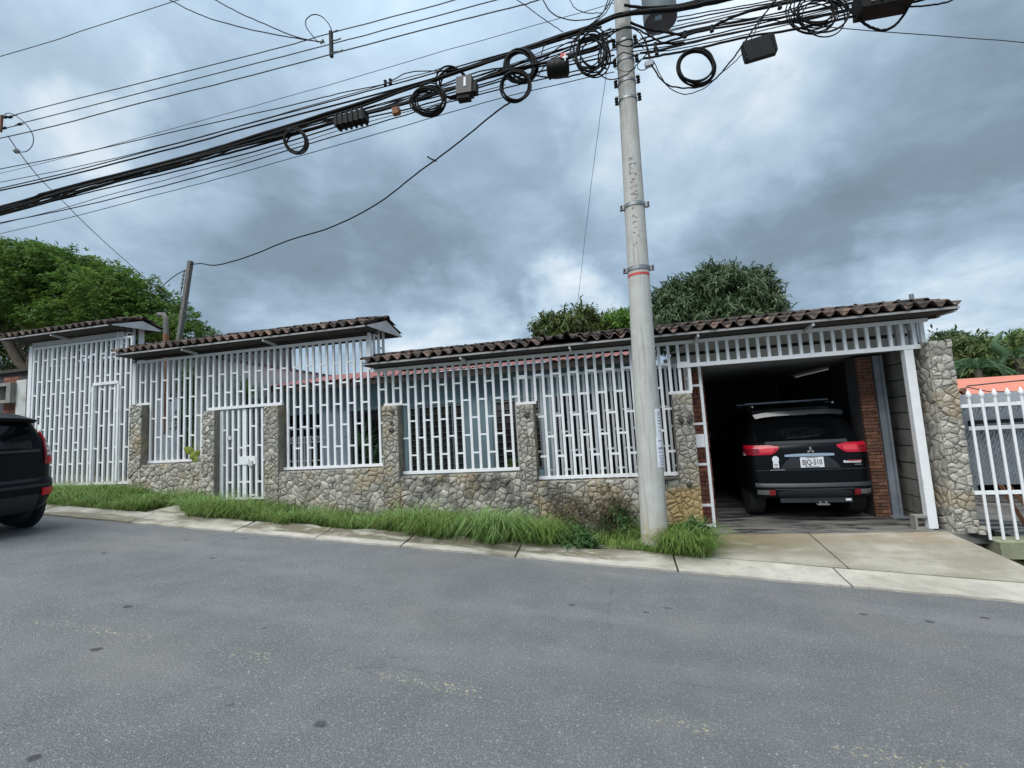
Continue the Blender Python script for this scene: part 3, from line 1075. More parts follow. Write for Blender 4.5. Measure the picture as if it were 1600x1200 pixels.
def z3b(x):
    for i in (3, 4, 5):
        a, b, t = PIL[i]
        if a - .05 <= x <= b + .05:
            return t + 0.05
    if x > BEAMX - .02:
        return 2.49
    if x < PIL[3][0]:
        return 1.165
    return (0.985 if x < -1.5 else 0.825) + .05


bars(g3, x3, z3b, Z3T - .03)
xa = [x for x in x3 if x < -1.4]
xb = [x for x in x3 if -1.55 < x < 1.2]
rungs(g3, xa, ([2.50, 1.90, 1.305], [2.20, 1.605]), z3b, Z3T, th=0.028)
rungs(g3, xb, ([2.53, 1.84, 1.19], [2.17, 1.51]), z3b, Z3T, th=0.034)
piece('rail', g3, M_WHITE, (0.04, YB, Z3T), (8.56, 0.05, 0.05))
for i, j, t in SILL[2:]:
    piece('rail', g3, M_WHITE, ((PIL[i][1] + PIL[j][0]) / 2, YB, t + .025), (PIL[j][0] - PIL[i][1], 0.05, 0.05))
for i in (3, 4, 5):
    piece('rail', g3, M_WHITE, ((PIL[i][0] + PIL[i][1]) / 2, YB, PIL[i][2] + .028), (PIL[i][1] - PIL[i][0] + .06, 0.05, 0.045))
piece('beam_rail', g3, M_WHITE, ((BEAMX + 4.24) / 2 - .02, YB - .005, 2.485), (4.24 - BEAMX + .30, 0.07, 0.06))
for k, y in enumerate((7.42, 7.56, 7.72, 7.86)):
    piece('return_bar', g3, M_WHITE2, (4.24, y, 2.72), (0.035, 0.04, 0.38))
piece('return_rail', g3, M_WHITE, (4.24, 7.6, 2.53), (0.04, 0.55, 0.05))
piece('meter_plate', g3, M_WHITE2, (4.235, 7.49, 2.70), (0.02, 0.10, 0.11))
piece('post', g3, M_WHITE, (4.24, YB, 2.665), (0.05, 0.045, 0.32))

# garage gate post
gpost = thing('gate_post', 'white steel post at the right edge of the garage opening', 'post', (4.03, YB, 0))
piece('shaft', gpost, M_WHITE, (4.02, YB, 1.235), (0.085, 0.09, 2.43))
piece('side_flange', gpost, M_WHITE, (4.075, YB - .012, 1.235), (0.022, 0.06, 2.43))
piece('latch_hook', gpost, M_STEEL, (4.11, YB - .03, 1.30), (0.07, 0.014, 0.014))

# the sliding garage gate, pushed open behind the grille
gs = thing('sliding_gate', 'white barred sliding garage gate standing open behind the stone wall', 'gate', (-0.15, 7.58, 0))
YG = 7.60
xs_ = spread(-1.66, 1.13, 0.1468)
bars(gs, xs_, 0.06, 2.52, y=YG, w=0.038, d=0.03)
rungs(gs, xs_, ([1.885, 1.255, 0.63], [1.57, 0.94, 0.32]), 0.06, 2.52, y=YG, w=0.038, th=0.028)
piece('rail', gs, M_WHITE, (-0.27, YG, 2.535), (2.84, 0.04, 0.05))
piece('rail', gs, M_WHITE, (-0.27, YG, 0.045), (2.84, 0.04, 0.04))
for x in (1.165, 1.335):
    piece('stile', gs, M_WHITE, (x, 7.5, 1.24), (0.042, 0.04, 2.46))
for z in (2.18, 1.58, 0.955, 0.335, 0.03):
    piece('rung', gs, M_WHITE, (1.25, 7.5, z), (0.13, 0.035, 0.035))
piece('lock_box', gs, M_WHITE, (1.235, 7.475, 1.32), (0.14, 0.05, 0.20))
piece('gate_link', gs, M_WHITE, (1.14, 7.55, 2.3), (0.04, 0.13, 0.05))

# ------------------------------------------------------------------ tiled canopies
def tile_mesh(name, m, pitch, length, th=0.013, seg=10):
    """an S shaped clay tile lying along +y, its hump to the left"""
    mb = MB()
    vs = []
    for y in (0.0, length):
        k = 1.0 if y == 0 else 0.9
        for s in (1, 0):
            for i in range(seg + 1):
                t = i / seg
                x = (t - .5) * pitch * 1.06
                z = 0.042 * math.sin(2 * PI * t + 0.2) * k + (0.0 if s else -th)
                vs.append((x, y, z))
    n = seg + 1
    fs = []
    for i in range(seg):
        fs.append((i, i + 1, 2 * n + i + 1, 2 * n + i))                 # upper
        fs.append((n + i + 1, n + i, 3 * n + i, 3 * n + i + 1))         # lower
        fs.append((n + i, n + i + 1, i + 1, i))                         # front edge
        fs.append((2 * n + i, 2 * n + i + 1, 3 * n + i + 1, 3 * n + i))
    fs += [(n, 0, 2 * n, 3 * n), (seg, n + seg, 3 * n + seg, 2 * n + seg)]
    return mb.add(vs, fs).mesh(name, m, smooth=60)


def cap_mesh(name, m, length, r=0.085):
    mb = MB()
    vs = []
    n = 9
    for x, k in ((0, 1.0), (length, .86)):
        for s in (r, r - .013):
            for i in range(n):
                a = PI * i / (n - 1)
                vs.append((x, -math.cos(a) * s * k, math.sin(a) * s * k * .8))
    fs = []
    for i in range(n - 1):
        fs += [(i, 2 * n + i, 2 * n + i + 1, i + 1), (n + i + 1, 3 * n + i + 1, 3 * n + i, n + i), (n + i, i, i + 1, n + i + 1), (2 * n + i, 3 * n + i, 3 * n + i + 1, 2 * n + i + 1)]
    return mb.add(vs, fs).mesh(name, m, smooth=60)


def canopy(label, x0, x1, ze, zr, brk, gable, pitch=0.186, ye=6.90, yr=7.80, yk=8.52, zk=None, broken=False, seed=1):
    """ze: lower edge of the eave strip, zr: ridge"""
    r = random.Random(seed)
    t = thing('tiled_canopy', label, 'canopy', ((x0 + x1) / 2, 7.6, ze))
    n = round((x1 - x0) / pitch)
    pt = (x1 - x0) / n
    zf = ze + 0.085
    zk = zk or zr - 0.24
    for side, (ya, za, yb, zb) in enumerate(((ye, zf, yr, zr - .045), (yk, zk, yr, zr - .045))):
        L = math.hypot(yb - ya, zb - za)
        pitch_a = math.atan2(zb - za, abs(yb - ya))
        rows = 2
        ln = L / rows
        me1 = tile_mesh('clay_tile', M_TILE, pt, ln + .06)
        me2 = tile_mesh('old_tile', M_TILED, pt, ln + .06)
        for j in range(rows):
            for i in range(n):
                x = x0 + (i + .5) * pt
                s = j / rows
                lift = 0.017 * (rows - 1 - j) * 0 + 0.012
                y = ya + (yb - ya) * s
                z = za + (zb - za) * s + lift + (0.016 if j == 0 else 0.03)
                if j:
                    y -= math.copysign(.045, yb - ya)
                me = me1 if (j == 0 and r.random() < .8) else me2
                o = bpy.data.objects.new('tile', me)
                COL.objects.link(o)
                wob = (r.uniform(-.012, .012), r.uniform(-.02, .02), r.uniform(-.02, .02))
                M = Matrix.Translation((x + r.uniform(-.003, .003), y + r.uniform(-.022, .016), z + r.uniform(-.004, .005)))
                M = M @ Matrix.Rotation((0 if side == 0 else PI) + wob[2], 4, 'Z') @ Matrix.Rotation(pitch_a + wob[0] - 0.03, 4, 'X') @ Matrix.Rotation(wob[1], 4, 'Y')
                if broken and side == 0 and j == 0 and i in broken:
                    M = Matrix.Translation((0, -.015, .06 + .02 * (i % 2))) @ M @ Matrix.Rotation(0.32 if i % 2 else -.22, 4, 'Y') @ Matrix.Rotation(-.12, 4, 'X')
                o.matrix_world = M
                o.parent = t
                o.matrix_parent_inverse = WM[t.name].inverted()
    nc = round((x1 - x0) / 0.33)
    cl = (x1 - x0) / nc
    cm = cap_mesh('ridge_cap', M_TILED, cl + .05)
    for i in range(nc):
        o = bpy.data.objects.new('ridge_tile', cm)
        COL.objects.link(o)
        o.matrix_world = Matrix.Translation((x0 + i * cl, yr, zr - .045 + r.uniform(-.005, .006))) @ Matrix.Rotation(r.uniform(-.03, .03), 4, 'Z') @ Matrix.Rotation(-.03, 4, 'Y')
        o.parent = t
        o.matrix_parent_inverse = WM[t.name].inverted()
    # timber and steel below the tiles
    xm, w = (x0 + x1) / 2, x1 - x0
    piece('eave_strip', t, M_EAVE, (xm, ye + .045, ze + .036), (w - .02, 0.03, 0.028))
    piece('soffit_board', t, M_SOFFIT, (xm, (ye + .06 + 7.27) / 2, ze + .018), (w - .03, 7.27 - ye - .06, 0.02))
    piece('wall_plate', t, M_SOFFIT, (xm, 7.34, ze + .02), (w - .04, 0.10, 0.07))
    mb = MB()
    for ya, za, yb, zb in ((ye + .06, zf - .035, yr, zr - .10), (yk - .03, zk - .035, yr, zr - .10)):
        mb.beam((x0 + .01, (ya + yb) / 2, (za + zb) / 2), (x1 - .01, (ya + yb) / 2, (za + zb) / 2), 0.01, 0.02)
        vs = [(x0 + .01, ya, za), (x1 - .01, ya, za), (x1 - .01, yb, zb), (x0 + .01, yb, zb)]
        mb.prism(vs if ya < yb else vs[::-1], (0, 0, 0.018))
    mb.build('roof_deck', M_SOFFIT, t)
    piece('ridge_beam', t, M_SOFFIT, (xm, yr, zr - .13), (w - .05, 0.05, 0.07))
    for x in brk:
        b = MB().beam((x, ye + .05, ze + .0), (x + .0, 7.285, ze - .045), 0.03, 0.045).build('bracket', M_WHITE2, t)
    for gx_ in gable:
        s = 1 if gx_ > xm else -1
        mb = MB()
        mb.prism([(gx_, ye + .10, ze + .045), (gx_, yk - .12, zk - .05), (gx_, yk - .05, zk - .02), (gx_, yr, zr - .075), (gx_, ye + .10, zf - .02)][::s], (-s * .02, 0, 0))
        mb.build('gable_board', M_WHITE2, t)
    return t


c1 = canopy('short tiled canopy, highest of the three, over the driveway gate at the left', -13.0, -9.95, 4.21, 4.55, (-11.55,), (-9.945,), ye=6.90, yr=7.62, seed=2, yk=8.10, zk=4.36)
c2 = canopy('middle tiled canopy with white gable board, over the pedestrian gate', -9.78, -4.13, 3.565, 3.93, (-8.1, -6.25), (-4.125,), seed=3, yr=7.68, yk=8.36)
c3 = canopy('long low tiled canopy running to the right over the garage opening', -4.22, 4.50, 2.885, 3.235, (-2.42, -.62, 1.27, 2.78), (), seed=4, broken=(17, 18, 19), zk=3.0)
MB().beam((4.45, 6.96, 2.93), (4.45, 8.3, 2.96), .03, .12).build('end_board', M_WHITE2, c3)
MB().tube([(4.47, 7.8, 3.2), (4.47, 7.8, 3.34)], .03, 8).build('pipe_stub', M_STEEL, c3, smooth=40)


# ------------------------------------------------------------------ garage
def brick_face(parent, x0, x1, z0, z1, y, m, cw, ch, r, th=0.05, gap=0.011, jag=0.0, limit=290):
    z = z0
    k = 0
    c = 0
    while z < z1 - 0.01:
        h = min(ch * r.uniform(.92, 1.08), z1 - z)
        x = x0 - (cw / 2 if k % 2 else 0) - r.uniform(0, .02)
        while x < x1 - 0.01:
            a, b = max(x, x0), min(x + cw * r.uniform(.92, 1.08), x1)
            if b - a > 0.02 and c < limit:
                e = r.uniform(-jag, jag) if b >= x1 - .001 else 0
                piece('brick', parent, m, ((a + b + e) / 2, y + th / 2 + r.uniform(-.006, .004), z + (h - gap) / 2), (b - a - gap + e, th, h - gap), rot=(r.uniform(-.02, .02), 0, r.uniform(-.03, .03)))
                c += 1
            x = x + cw if b < x1 else x1
            x = b
        z += h
        k += 1


rb = random.Random(8)
bw = thing('brick_wall', 'red brick wall end behind the open end of the sliding gate', 'wall', (1.1, 7.95, 0))
MB().box((1.26, 7.97, 1.235), (0.33, 0.30, 2.47)).build('mortar_body', M_CEM, bw)
brick_face(bw, 1.10, 1.435, 0.01, 2.46, 7.775, M_BRICK, 0.215, 0.074, rb, jag=.008)
for k in range(33):
    piece('brick', bw, M_BRICK, (1.425, 7.90 + (0.04 if k % 2 else 0), 0.045 + k * 0.074), (0.03, 0.16, 0.062))

_m = M_DARKIN
bp = thing('brick_pier', 'narrow sooty brick pier beside the right flank of the black off-road car', 'pier', (3.865, 8.2, 0))
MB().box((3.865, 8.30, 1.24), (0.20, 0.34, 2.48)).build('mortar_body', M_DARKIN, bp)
brick_face(bp, 3.76, 3.972, 0.01, 2.48, 8.085, M_BRICK2, 0.19, 0.052, rb, jag=.004, gap=.009)

spt = thing('steel_column', 'blue grey steel column between the brick pier and the concrete panel wall', 'column', (4.05, 8.12, 0))
piece('web', spt, M_BARGREY, (4.025, 8.12, 1.24), (0.075, 0.10, 2.48))
piece('flange', spt, M_BARGREY, (4.078, 8.09, 1.24), (0.03, 0.14, 2.48))
piece('base_plate', spt, M_BARGREY, (4.05, 8.10, 0.012), (0.2, 0.2, 0.024))

pw = thing('panel_wall', 'stained boundary wall of stacked concrete panels on the right of the garage', 'wall', (4.27, 8.0, 0))
for k in range(11):
    h = 0.25
    ph = h - 0.018
    top = -0.18 + k * h
    piece('panel', pw, M_BLOCK, (4.30 + rb.uniform(-.006, .006), 8.40, top + h / 2), (0.07, 1.66, ph), rot=(rb.uniform(-.004, .004), 0, rb.uniform(-.006, .006)))
for k in range(7):
    piece('panel', pw, M_BLOCK, (4.30, 11.2, -0.18 + k * .25 + .125), (0.07, 3.8, .238))
piece('mortar_body', pw, M_DARKIN, (4.305, 8.4, 1.1), (0.04, 1.62, 2.5))  # dark backing added to block sky light through the panel joints
for y in (7.6, 9.25, 13.05):
    piece('panel_post', pw, M_BLOCK, (4.31, y, 1.0 if y > 9.3 else 1.05), (0.12, 0.10, 2.0 if y > 9.3 else 2.5))

gr = thing('garage', 'dark open garage with flat ceiling and grey roof edge behind the white beam', 'garage', (2.6, 10.4, 0))
piece('ceiling', gr, M_CEIL, (2.67, 10.5, 2.535), (3.5, 5.1, 0.03))
piece('fascia_board', gr, M_TRANSL, (2.75, 7.97, 2.625), (3.55, 0.03, 0.20))
MB().prism([(0.97, 7.99, 2.785), (4.55, 7.99, 2.785), (4.55, 7.99, 3.10), (1.9, 7.99, 3.06), (1.25, 7.99, 2.93)], (0, 0.03, 0)).build('upper_fascia', M_TRANSL, gr)
mb = MB()
n = 60
vs = []
for y, z in ((8.03, 3.07), (13.2, 3.35)):
    for i in range(n + 1):
        vs.append((1.7 + 2.9 * i / n, y, z + .02 * math.sin(i * 1.3)))
mb.add(vs, [(i, i + 1, n + 2 + i, n + 1 + i) for i in range(n)])
mb.build('roof_sheet', M_TRANSL, gr, smooth=180)
piece('gap_shade_strip', gr, M_SOFFIT, (2.75, 8.02, 2.755), (3.5, 0.02, 0.07))  # dark strip painted in for the shaded gap between the two fascias
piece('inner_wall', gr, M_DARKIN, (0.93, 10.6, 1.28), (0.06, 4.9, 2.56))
piece('inner_wall', gr, M_DARKIN, (0.62, 8.16, 1.28), (0.9, 0.06, 2.56))  # dark sheet added so the bay beside the last pillar stays dark
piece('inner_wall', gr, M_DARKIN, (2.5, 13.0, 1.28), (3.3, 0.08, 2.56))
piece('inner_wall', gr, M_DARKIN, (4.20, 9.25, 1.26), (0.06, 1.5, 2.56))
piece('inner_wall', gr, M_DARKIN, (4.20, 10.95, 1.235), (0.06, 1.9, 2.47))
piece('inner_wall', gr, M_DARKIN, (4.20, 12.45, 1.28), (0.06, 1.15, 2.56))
piece('fascia_stub', gr, M_WHITE2, (1.06, 7.93, 2.60), (0.40, 0.03, 0.17))
piece('shadow_board', gr, M_SOFFIT, (1.06, 7.94, 2.49), (0.40, 0.03, 0.06))

hb = MB()
for c, s in (((0, 0, .015), (.2, .12, .03)), ((0, 0, .175), (.2, .12, .03)), ((-.085, 0, .095), (.03, .12, .13)), ((.085, 0, .095), (.03, .12, .13))):
    hb.box((3.93 + c[0], 7.32 + c[1], 0.0 + c[2]), s)
tag(hb.build('concrete_block', M_BLOCK), 'small hollow concrete block standing beside the foot of the white gate post', 'block')

# ------------------------------------------------------------------ the house behind the grilles
hs = thing('house', 'teal single storey house with red sheet roof and louvre windows behind the grilles', 'house', (-3.8, 10.0, 0.3))
HY = 10.0


def wall_bit(name, m, x0, x1, z0, z1, y=HY, d=0.14):
    piece(name, hs, m, ((x0 + x1) / 2, y + d / 2, (z0 + z1) / 2), (x1 - x0, d, z1 - z0))


wall_bit('wall', M_TEAL, -8.5, 0.9, 2.32, 3.02)
for a, b, m in ((-8.5, -8.3, M_DGREY), (-7.25, -6.45, M_BLUEW), (-5.62, -4.9, M_TEAL), (-3.45, -2.78, M_TEAL), (-1.65, -1.35, M_TEAL), (-0.42, 0.9, M_BLUEW)):
    wall_bit('wall_pier', m, a, b, 0.3, 2.32)
for a, b in ((-4.9, -3.45), (-2.78, -1.65)):
    wall_bit('wall_base', M_TEAL, a, b, 0.3, 0.72)
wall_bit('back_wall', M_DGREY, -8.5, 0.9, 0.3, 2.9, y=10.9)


def louvre(x0, x1, z0, z1, cols):
    w = piece('window', hs, M_ALU, ((x0 + x1) / 2, HY + .03, z1 - .012), (x1 - x0, .05, .024))
    fr = MB()
    for x in [x0 + (x1 - x0) * i / cols for i in range(cols + 1)]:
        fr.box((x, HY + .03, (z0 + z1) / 2), (.022, .05, z1 - z0))
    fr.box(((x0 + x1) / 2, HY + .03, z0 + .012), (x1 - x0, .05, .024))
    f = fr.build('window_frame', M_ALU, hs)
    f.name = 'window_frame'
    for c in range(cols):
        a = x0 + (x1 - x0) * c / cols + .014
        b = x0 + (x1 - x0) * (c + 1) / cols - .014
        z = z0 + .03
        while z < z1 - .09:
            link('louvre_blade', unit_box(M_GLASSL), f, loc=((a + b) / 2, HY + .04, z + .075), scale=(b - a, .006, .158), rot=(math.radians(-16), 0, 0))
            link('blade_edge', unit_box(M_ALU), f, loc=((a + b) / 2, HY + .018, z + .002), scale=(b - a, .008, .006))
            z += 0.148


louvre(-4.88, -3.47, .74, 2.30, 5)
louvre(-2.76, -1.67, .74, 2.30, 4)
for x0, x1, nme in ((-8.28, -7.27, 'dark_doorway'), (-6.43, -5.64, 'dark_doorway'), (-1.33, -0.44, 'glass_door')):
    piece(nme, hs, M_GLASSD, ((x0 + x1) / 2, HY + .06, 1.31), (x1 - x0, 0.02, 2.02))
    piece('door_frame', hs, M_ALU if nme == 'glass_door' else M_DGREY, (x0 + .02, HY + .04, 1.31), (.04, .05, 2.02))
    piece('door_frame', hs, M_ALU if nme == 'glass_door' else M_DGREY, (x1 - .02, HY + .04, 1.31), (.04, .05, 2.02))
piece('glass_door', hs, M_GLASSL, (-0.02, HY - .02, 1.35), (0.7, 0.02, 2.0))
piece('fascia_board', hs, M_SOFFIT, (-3.75, 9.46, 2.95), (9.3, 0.03, 0.15))
for k in range(32):
    piece('rafter', hs, M_SOFFIT, (-8.25 + k * .29, 9.72, 2.97), (0.05, 0.5, 0.09))
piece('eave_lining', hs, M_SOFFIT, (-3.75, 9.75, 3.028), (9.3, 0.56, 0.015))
mb = MB()
n = 186
vs = []
for y, z in ((9.40, 3.045), (12.6, 3.66)):
    for i in range(n + 1):
        vs.append((-8.4 + 9.25 * i / n, y, z + .022 * math.sin(i * 2 * PI / 4)))
mb.add(vs, [(i, i + 1, n + 2 + i, n + 1 + i) for i in range(n)])
mb.build('roof_sheet', M_REDROOF, hs, smooth=180)

# dark outbuilding and pale side wall
ob = thing('outbuilding', 'dark grey outbuilding seen through the bars of the tall driveway gate', 'building', (-11.2, 10.6, 1.0))
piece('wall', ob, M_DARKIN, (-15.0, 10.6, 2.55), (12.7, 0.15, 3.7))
piece('door', ob, M_BARGREY, (-12.7, 10.5, 2.0), (0.9, 0.06, 2.2))
piece('shutter', ob, M_SOFFIT, (-16.6, 10.5, 2.1), (2.8, 0.06, 2.4))
piece('roof_slab', ob, M_SOFFIT, (-15.0, 10.75, 4.43), (12.9, 0.7, 0.1))
sw = thing('boundary_wall', 'pale rendered side wall running back behind the middle canopy', 'wall', (-8.6, 10.7, 0.3))
piece('wall', sw, M_PALEW, (-8.62, 11.0, 2.0), (0.16, 6.4, 3.16))
piece('coping', sw, M_DGREY, (-8.62, 11.0, 3.60), (0.24, 6.5, 0.05))

rl = thing('garden_railing', 'low white iron railing with curled tops in the courtyard', 'railing', (-7.0, 9.0, 0.3))
for k in range(9):
    x = -7.75 + k * .155
    piece('rail_bar', rl, M_WHITE, (x, 9.0, 1.03), (0.022, 0.022, 1.46))
    mb = MB()
    for s in (-1, 1):
        mb.tube([(x + s * (.032 - .03 * math.cos(a)), 9.0, 1.70 + .035 * math.sin(a)) for a in [i * PI / 5 for i in range(8)]], .009, 5)
    mb.build('scroll', M_WHITE, rl, smooth=60)
for z in (1.93, 1.62, 1.2):
    piece('rail', rl, M_WHITE, (-7.13, 9.0, z), (1.3, 0.022, 0.024))

# ------------------------------------------------------------------ left neighbour: brick pillar, hollow block, concrete post
nb = thing('brick_pillar', 'red brick pillar of the neighbouring wall behind the parked car', 'pillar', (-13.3, 7.4, 1.1))
MB().box((-13.32, 7.5, 2.2), (0.48, 0.30, 2.56)).build('mortar_body', M_CEM, nb)
brick_face(nb, -13.56, -13.08, 1.0, 3.50, 7.335, M_BRICK, 0.22, 0.075, rb)
cb = MB()
for c, s in (((0, 0, .19), (.56, .16, .07)), ((0, 0, -.19), (.56, .16, .07)), ((-.2, 0, 0), (.16, .16, .31)), ((.22, 0, 0), (.12, .16, .31)), ((0, .06, 0), (.3, .02, .31))):
    cb.box((-13.32 + c[0], 7.24 + c[1], 3.10 + c[2]), s)
tag(cb.build('meter_box', M_BLOCK), 'hollow grey concrete meter box fixed on the red brick pillar', 'meter box')
cp = thing('concrete_post', 'pale concrete gate pillar with dark taller stub between brick pillar and bar gate', 'post', (-12.85, 7.4, 1.0))
piece('shaft', cp, M_PALEW, (-12.90, 7.42, 2.12), (0.30, 0.30, 2.52))
piece('side_slab', cp, M_DGREY, (-12.70, 7.46, 2.05), (0.10, 0.28, 2.3))
piece('stub', cp, M_DGREY, (-12.78, 7.70, 2.4), (0.26, 0.2, 2.6))
wb = thing('side_grille', 'narrow strip of white bars left of the driveway gate, under the canopy end', 'grille', (-12.8, 7.9, 3.3))
for k, y in enumerate((7.7, 7.95)):
    piece('bar', wb, M_WHITE, (-12.72, y, 3.75), (0.04, 0.045, 0.75))
for z in (3.4, 3.75):
    piece('rung', wb, M_WHITE, (-12.72, 7.825, z), (0.03, 0.21, 0.035))

# ------------------------------------------------------------------ right neighbour
nf = thing('spear_fence', 'white round bar fence with pointed tips right of the stone column', 'fence', (5.2, 7.0, -0.1))
NZ0, NZ1 = -0.06, 1.72
for k in range(12):
    x = 4.475 + k * 0.1395
    mb = MB().tube([(x, 7.0, NZ0), (x, 7.0, NZ1)], .0165, 8)
    mb.lathe((x, 7.0, NZ1), [(.012, 0), (.024, .02), (.030, .045), (.020, .08), (.004, .115)], 8)
    mb.build('spear_bar', M_WHITE, nf, smooth=40)
for z in (1.63, .52):
    piece('rail', nf, M_WHITE, (5.2, 7.02, z), (1.62, 0.03, 0.045))
lg = struct('ledge', MB().box((5.6, 7.05, -0.17), (2.2, 0.30, 0.20)), M_MOSSC)
ng = thing('mesh_gate', 'grey expanded metal gate with drop bolt behind the white spear fence', 'gate', (5.5, 7.4, -0.1))
mb = MB()
for row in range(26):
    for k in range(46):
        x = 4.62 + k * .044 + (0.022 if row % 2 else 0)
        z = .58 + row * .046
        s = .009 if k % 2 else -.009
        mb.add([(x - .010, 7.42, z), (x + .010, 7.42, z), (x + .010 + s, 7.405, z + .046), (x - .010 + s, 7.405, z + .046)], [(0, 1, 2, 3)])
mb.build('metal_mesh', M_PERF, ng, kind='stuff')
piece('backing_sheet', ng, M_BARGREY, (5.6, 7.45, 1.10), (2.1, 0.01, 1.10))
piece('top_band', ng, M_PERF, (5.6, 7.40, 1.72), (2.1, 0.03, 0.13))
piece('gate_rail', ng, M_WHITE, (5.65, 7.36, 1.32), (2.0, 0.03, 0.05))
piece('drop_bolt', ng, M_BPLAST, (5.75, 7.37, 1.40), (2.1, 0.03, 0.05))
piece('bolt_knob', ng, M_BPLAST, (4.70, 7.36, 1.39), (0.07, 0.04, 0.07))
piece('stile', ng, M_PERF, (4.60, 7.42, .8), (.05, .04, 1.9))
nh = thing('neighbour_house', 'low salmon roofed house behind the spear fence at the right edge', 'house', (9.5, 11.5, -.3))
piece('wall', nh, M_PALEW, (10.5, 12.6, .6), (7.0, 0.2, 2.1))
mb = MB().prism([(6.6, 10.2, 1.52), (15, 10.2, 1.52), (15, 13.5, 2.20), (6.6, 13.5, 2.20)], (0, 0, .05))
mb.build('roof', M_SALMON, nh)
piece('gutter', nh, M_WHITE2, (10.8, 10.16, 1.52), (8.4, 0.08, 0.09))
piece('porch_floor', nh, M_GFLOOR, (9.5, 9.6, -.35), (8, 4.6, .1))
piece('dark_glazing', nh, M_GLASSD, (9.5, 12.48, .5), (3.2, 0.02, 1.7))
ww = MB().tube([at(1503, 612, 9.9), at(1512, 603, 9.9), at(1560, 598, 9.9), at(1640, 590, 9.9)], .012, 5).tube([at(1512, 605, 9.9), at(1545, 612, 9.9), at(1640, 612, 9.9)], .010, 5)
tag(ww.build('roof_wire', M_CABLEG), 'two thin wires slung along the edge of the salmon roof', 'cable')
wb_ = MB().beam(at(1502, 614, 9.9), at(1507, 609, 9.9), .10, .10)
tag(wb_.build('wire_bracket', M_RUST), 'small rusty bracket that holds the wires on the salmon roof', 'bracket')
ld = MB().beam((6.05, 8.7, -.3), (5.85, 8.9, .55), .04, .05).beam((6.3, 8.75, -.3), (5.9, 8.9, .55), .04, .05)
tag(ld.build('wooden_trestle', M_RUST), 'brown leaning wooden prop standing behind the spear fence', 'prop')

# ------------------------------------------------------------------ poles
PB, PT = Vector((0.374, 6.45, -0.36)), Vector((0.604, 6.45, 9.44))


def pole_at(z):
    t = (z - PB.z) / (PT.z - PB.z)
    return PB.lerp(PT, t), 0.182 + (0.102 - 0.182) * t


up = thing('utility_pole', 'tall tapered round concrete utility pole with red band and two steel straps', 'pole', (0.374, 6.45, 0))
mb = MB()
prof = [pole_at(z) for z in lin(-0.36, 9.44, 24)]
mb.tube([p for p, r in prof], [r for p, r in prof], 28)
mb.build('shaft', M_POLE, up, smooth=60)
for z in (4.74, 3.81):
    c, r = pole_at(z)
    s = MB().lathe(c - Vector((0, 0, .03)), [(r + .002, 0), (r + .011, .004), (r + .011, .056), (r + .002, .06)], 28).build('strap', M_STEEL, up, smooth=40)
    for k in (-1, 1):
        piece('strap_lug', up, M_STEEL, (c.x + k * (r + .035), c.y - .02, z), (.06, .05, .07))
        MB().tube([(c.x + k * (r + .045), c.y - .09, z), (c.x + k * (r + .045), c.y + .07, z)], .011, 6).build('bolt', M_BPLAST, up)
c, r = pole_at(3.717)
MB().lathe(c - Vector((0, 0, .018)), [(r, 0), (r + .003, .002), (r + .003, .034), (r, .036)], 28).build('red_band', M_RED, up, smooth=40)
# stamped letters running down the shaft, too worn to read
rq = random.Random(4)
mb = MB()
for k in range(13):
    z = 5.40 - k * .105
    c, r = pole_at(z)
    base = Vector((c.x - .012 + .0 * k, c.y - r - .0005, z))
    fade = 1.0 if k < 7 else 0.6
    for q in range(4 if fade == 1 else 2):
        a = base + Vector((rq.choice((-.036, -.012, .02)), 0, rq.uniform(-.03, .03)))
        b = a + Vector((rq.choice((.03, .045, 0.008)), .002, rq.choice((0, .02, -.03))))
        mb.beam(a, b, .004, .007)
mb.build('stamped_marks', mat('faded_stamp', (0.30, 0.20, 0.18), None, rough=0.9), up, kind='stuff')

for z0, z1, ax, lines in ((1.42, 1.83, .0, ((1.78, 1), (1.75, 1), (1.71, 1), (1.67, 1), (1.63, 1), (1.58, .7), (1.53, .7))), (1.05, 1.46, .03, ((1.40, 1.2), (1.30, 2.6), (1.25, 1), (1.20, 1), (1.17, 1), (1.14, 1), (1.11, 1), (1.08, 1)))):
    t = thing('paper_notice', 'upper white paper notice pasted on the concrete pole' if z0 > 1.2 else 'lower white paper notice pasted on the concrete pole, over the first', 'notice', (0.55, 6.1, z0), 'paper notices on the pole')
    def pt(a, z, o):
        c, r = pole_at(z)
        return (c.x + math.sin(a) * (r + o), c.y - math.cos(a) * (r + o), z)
    a0, a1 = math.radians(33 if z0 > 1.2 else 28), math.radians(96)
    mb = MB()
    vs = [pt(a0 + (a1 - a0) * i / 10, z, .003 + ax * .1) for z in (z0, (z0 + z1) / 2, z1) for i in range(11)]
    mb.add(vs, [(j * 11 + i, j * 11 + i + 1, j * 11 + i + 12, j * 11 + i + 11) for j in range(2) for i in range(10)])
    mb.build('sheet', M_PAPER, t, smooth=180)
    mb = MB()
    for z, h in lines:
        b0 = a0 + .22 + rq.uniform(-.06, .1)
        vs = [pt(b0 + (a1 - .12 - b0) * i / 6, zz, .0045 + ax * .1) for zz in (z - .006 * h, z + .006 * h) for i in range(7)]
        mb.add(vs, [(i, i + 1, i + 8, i + 7) for i in range(6)])
    mb.build('print_lines', M_INK, t)

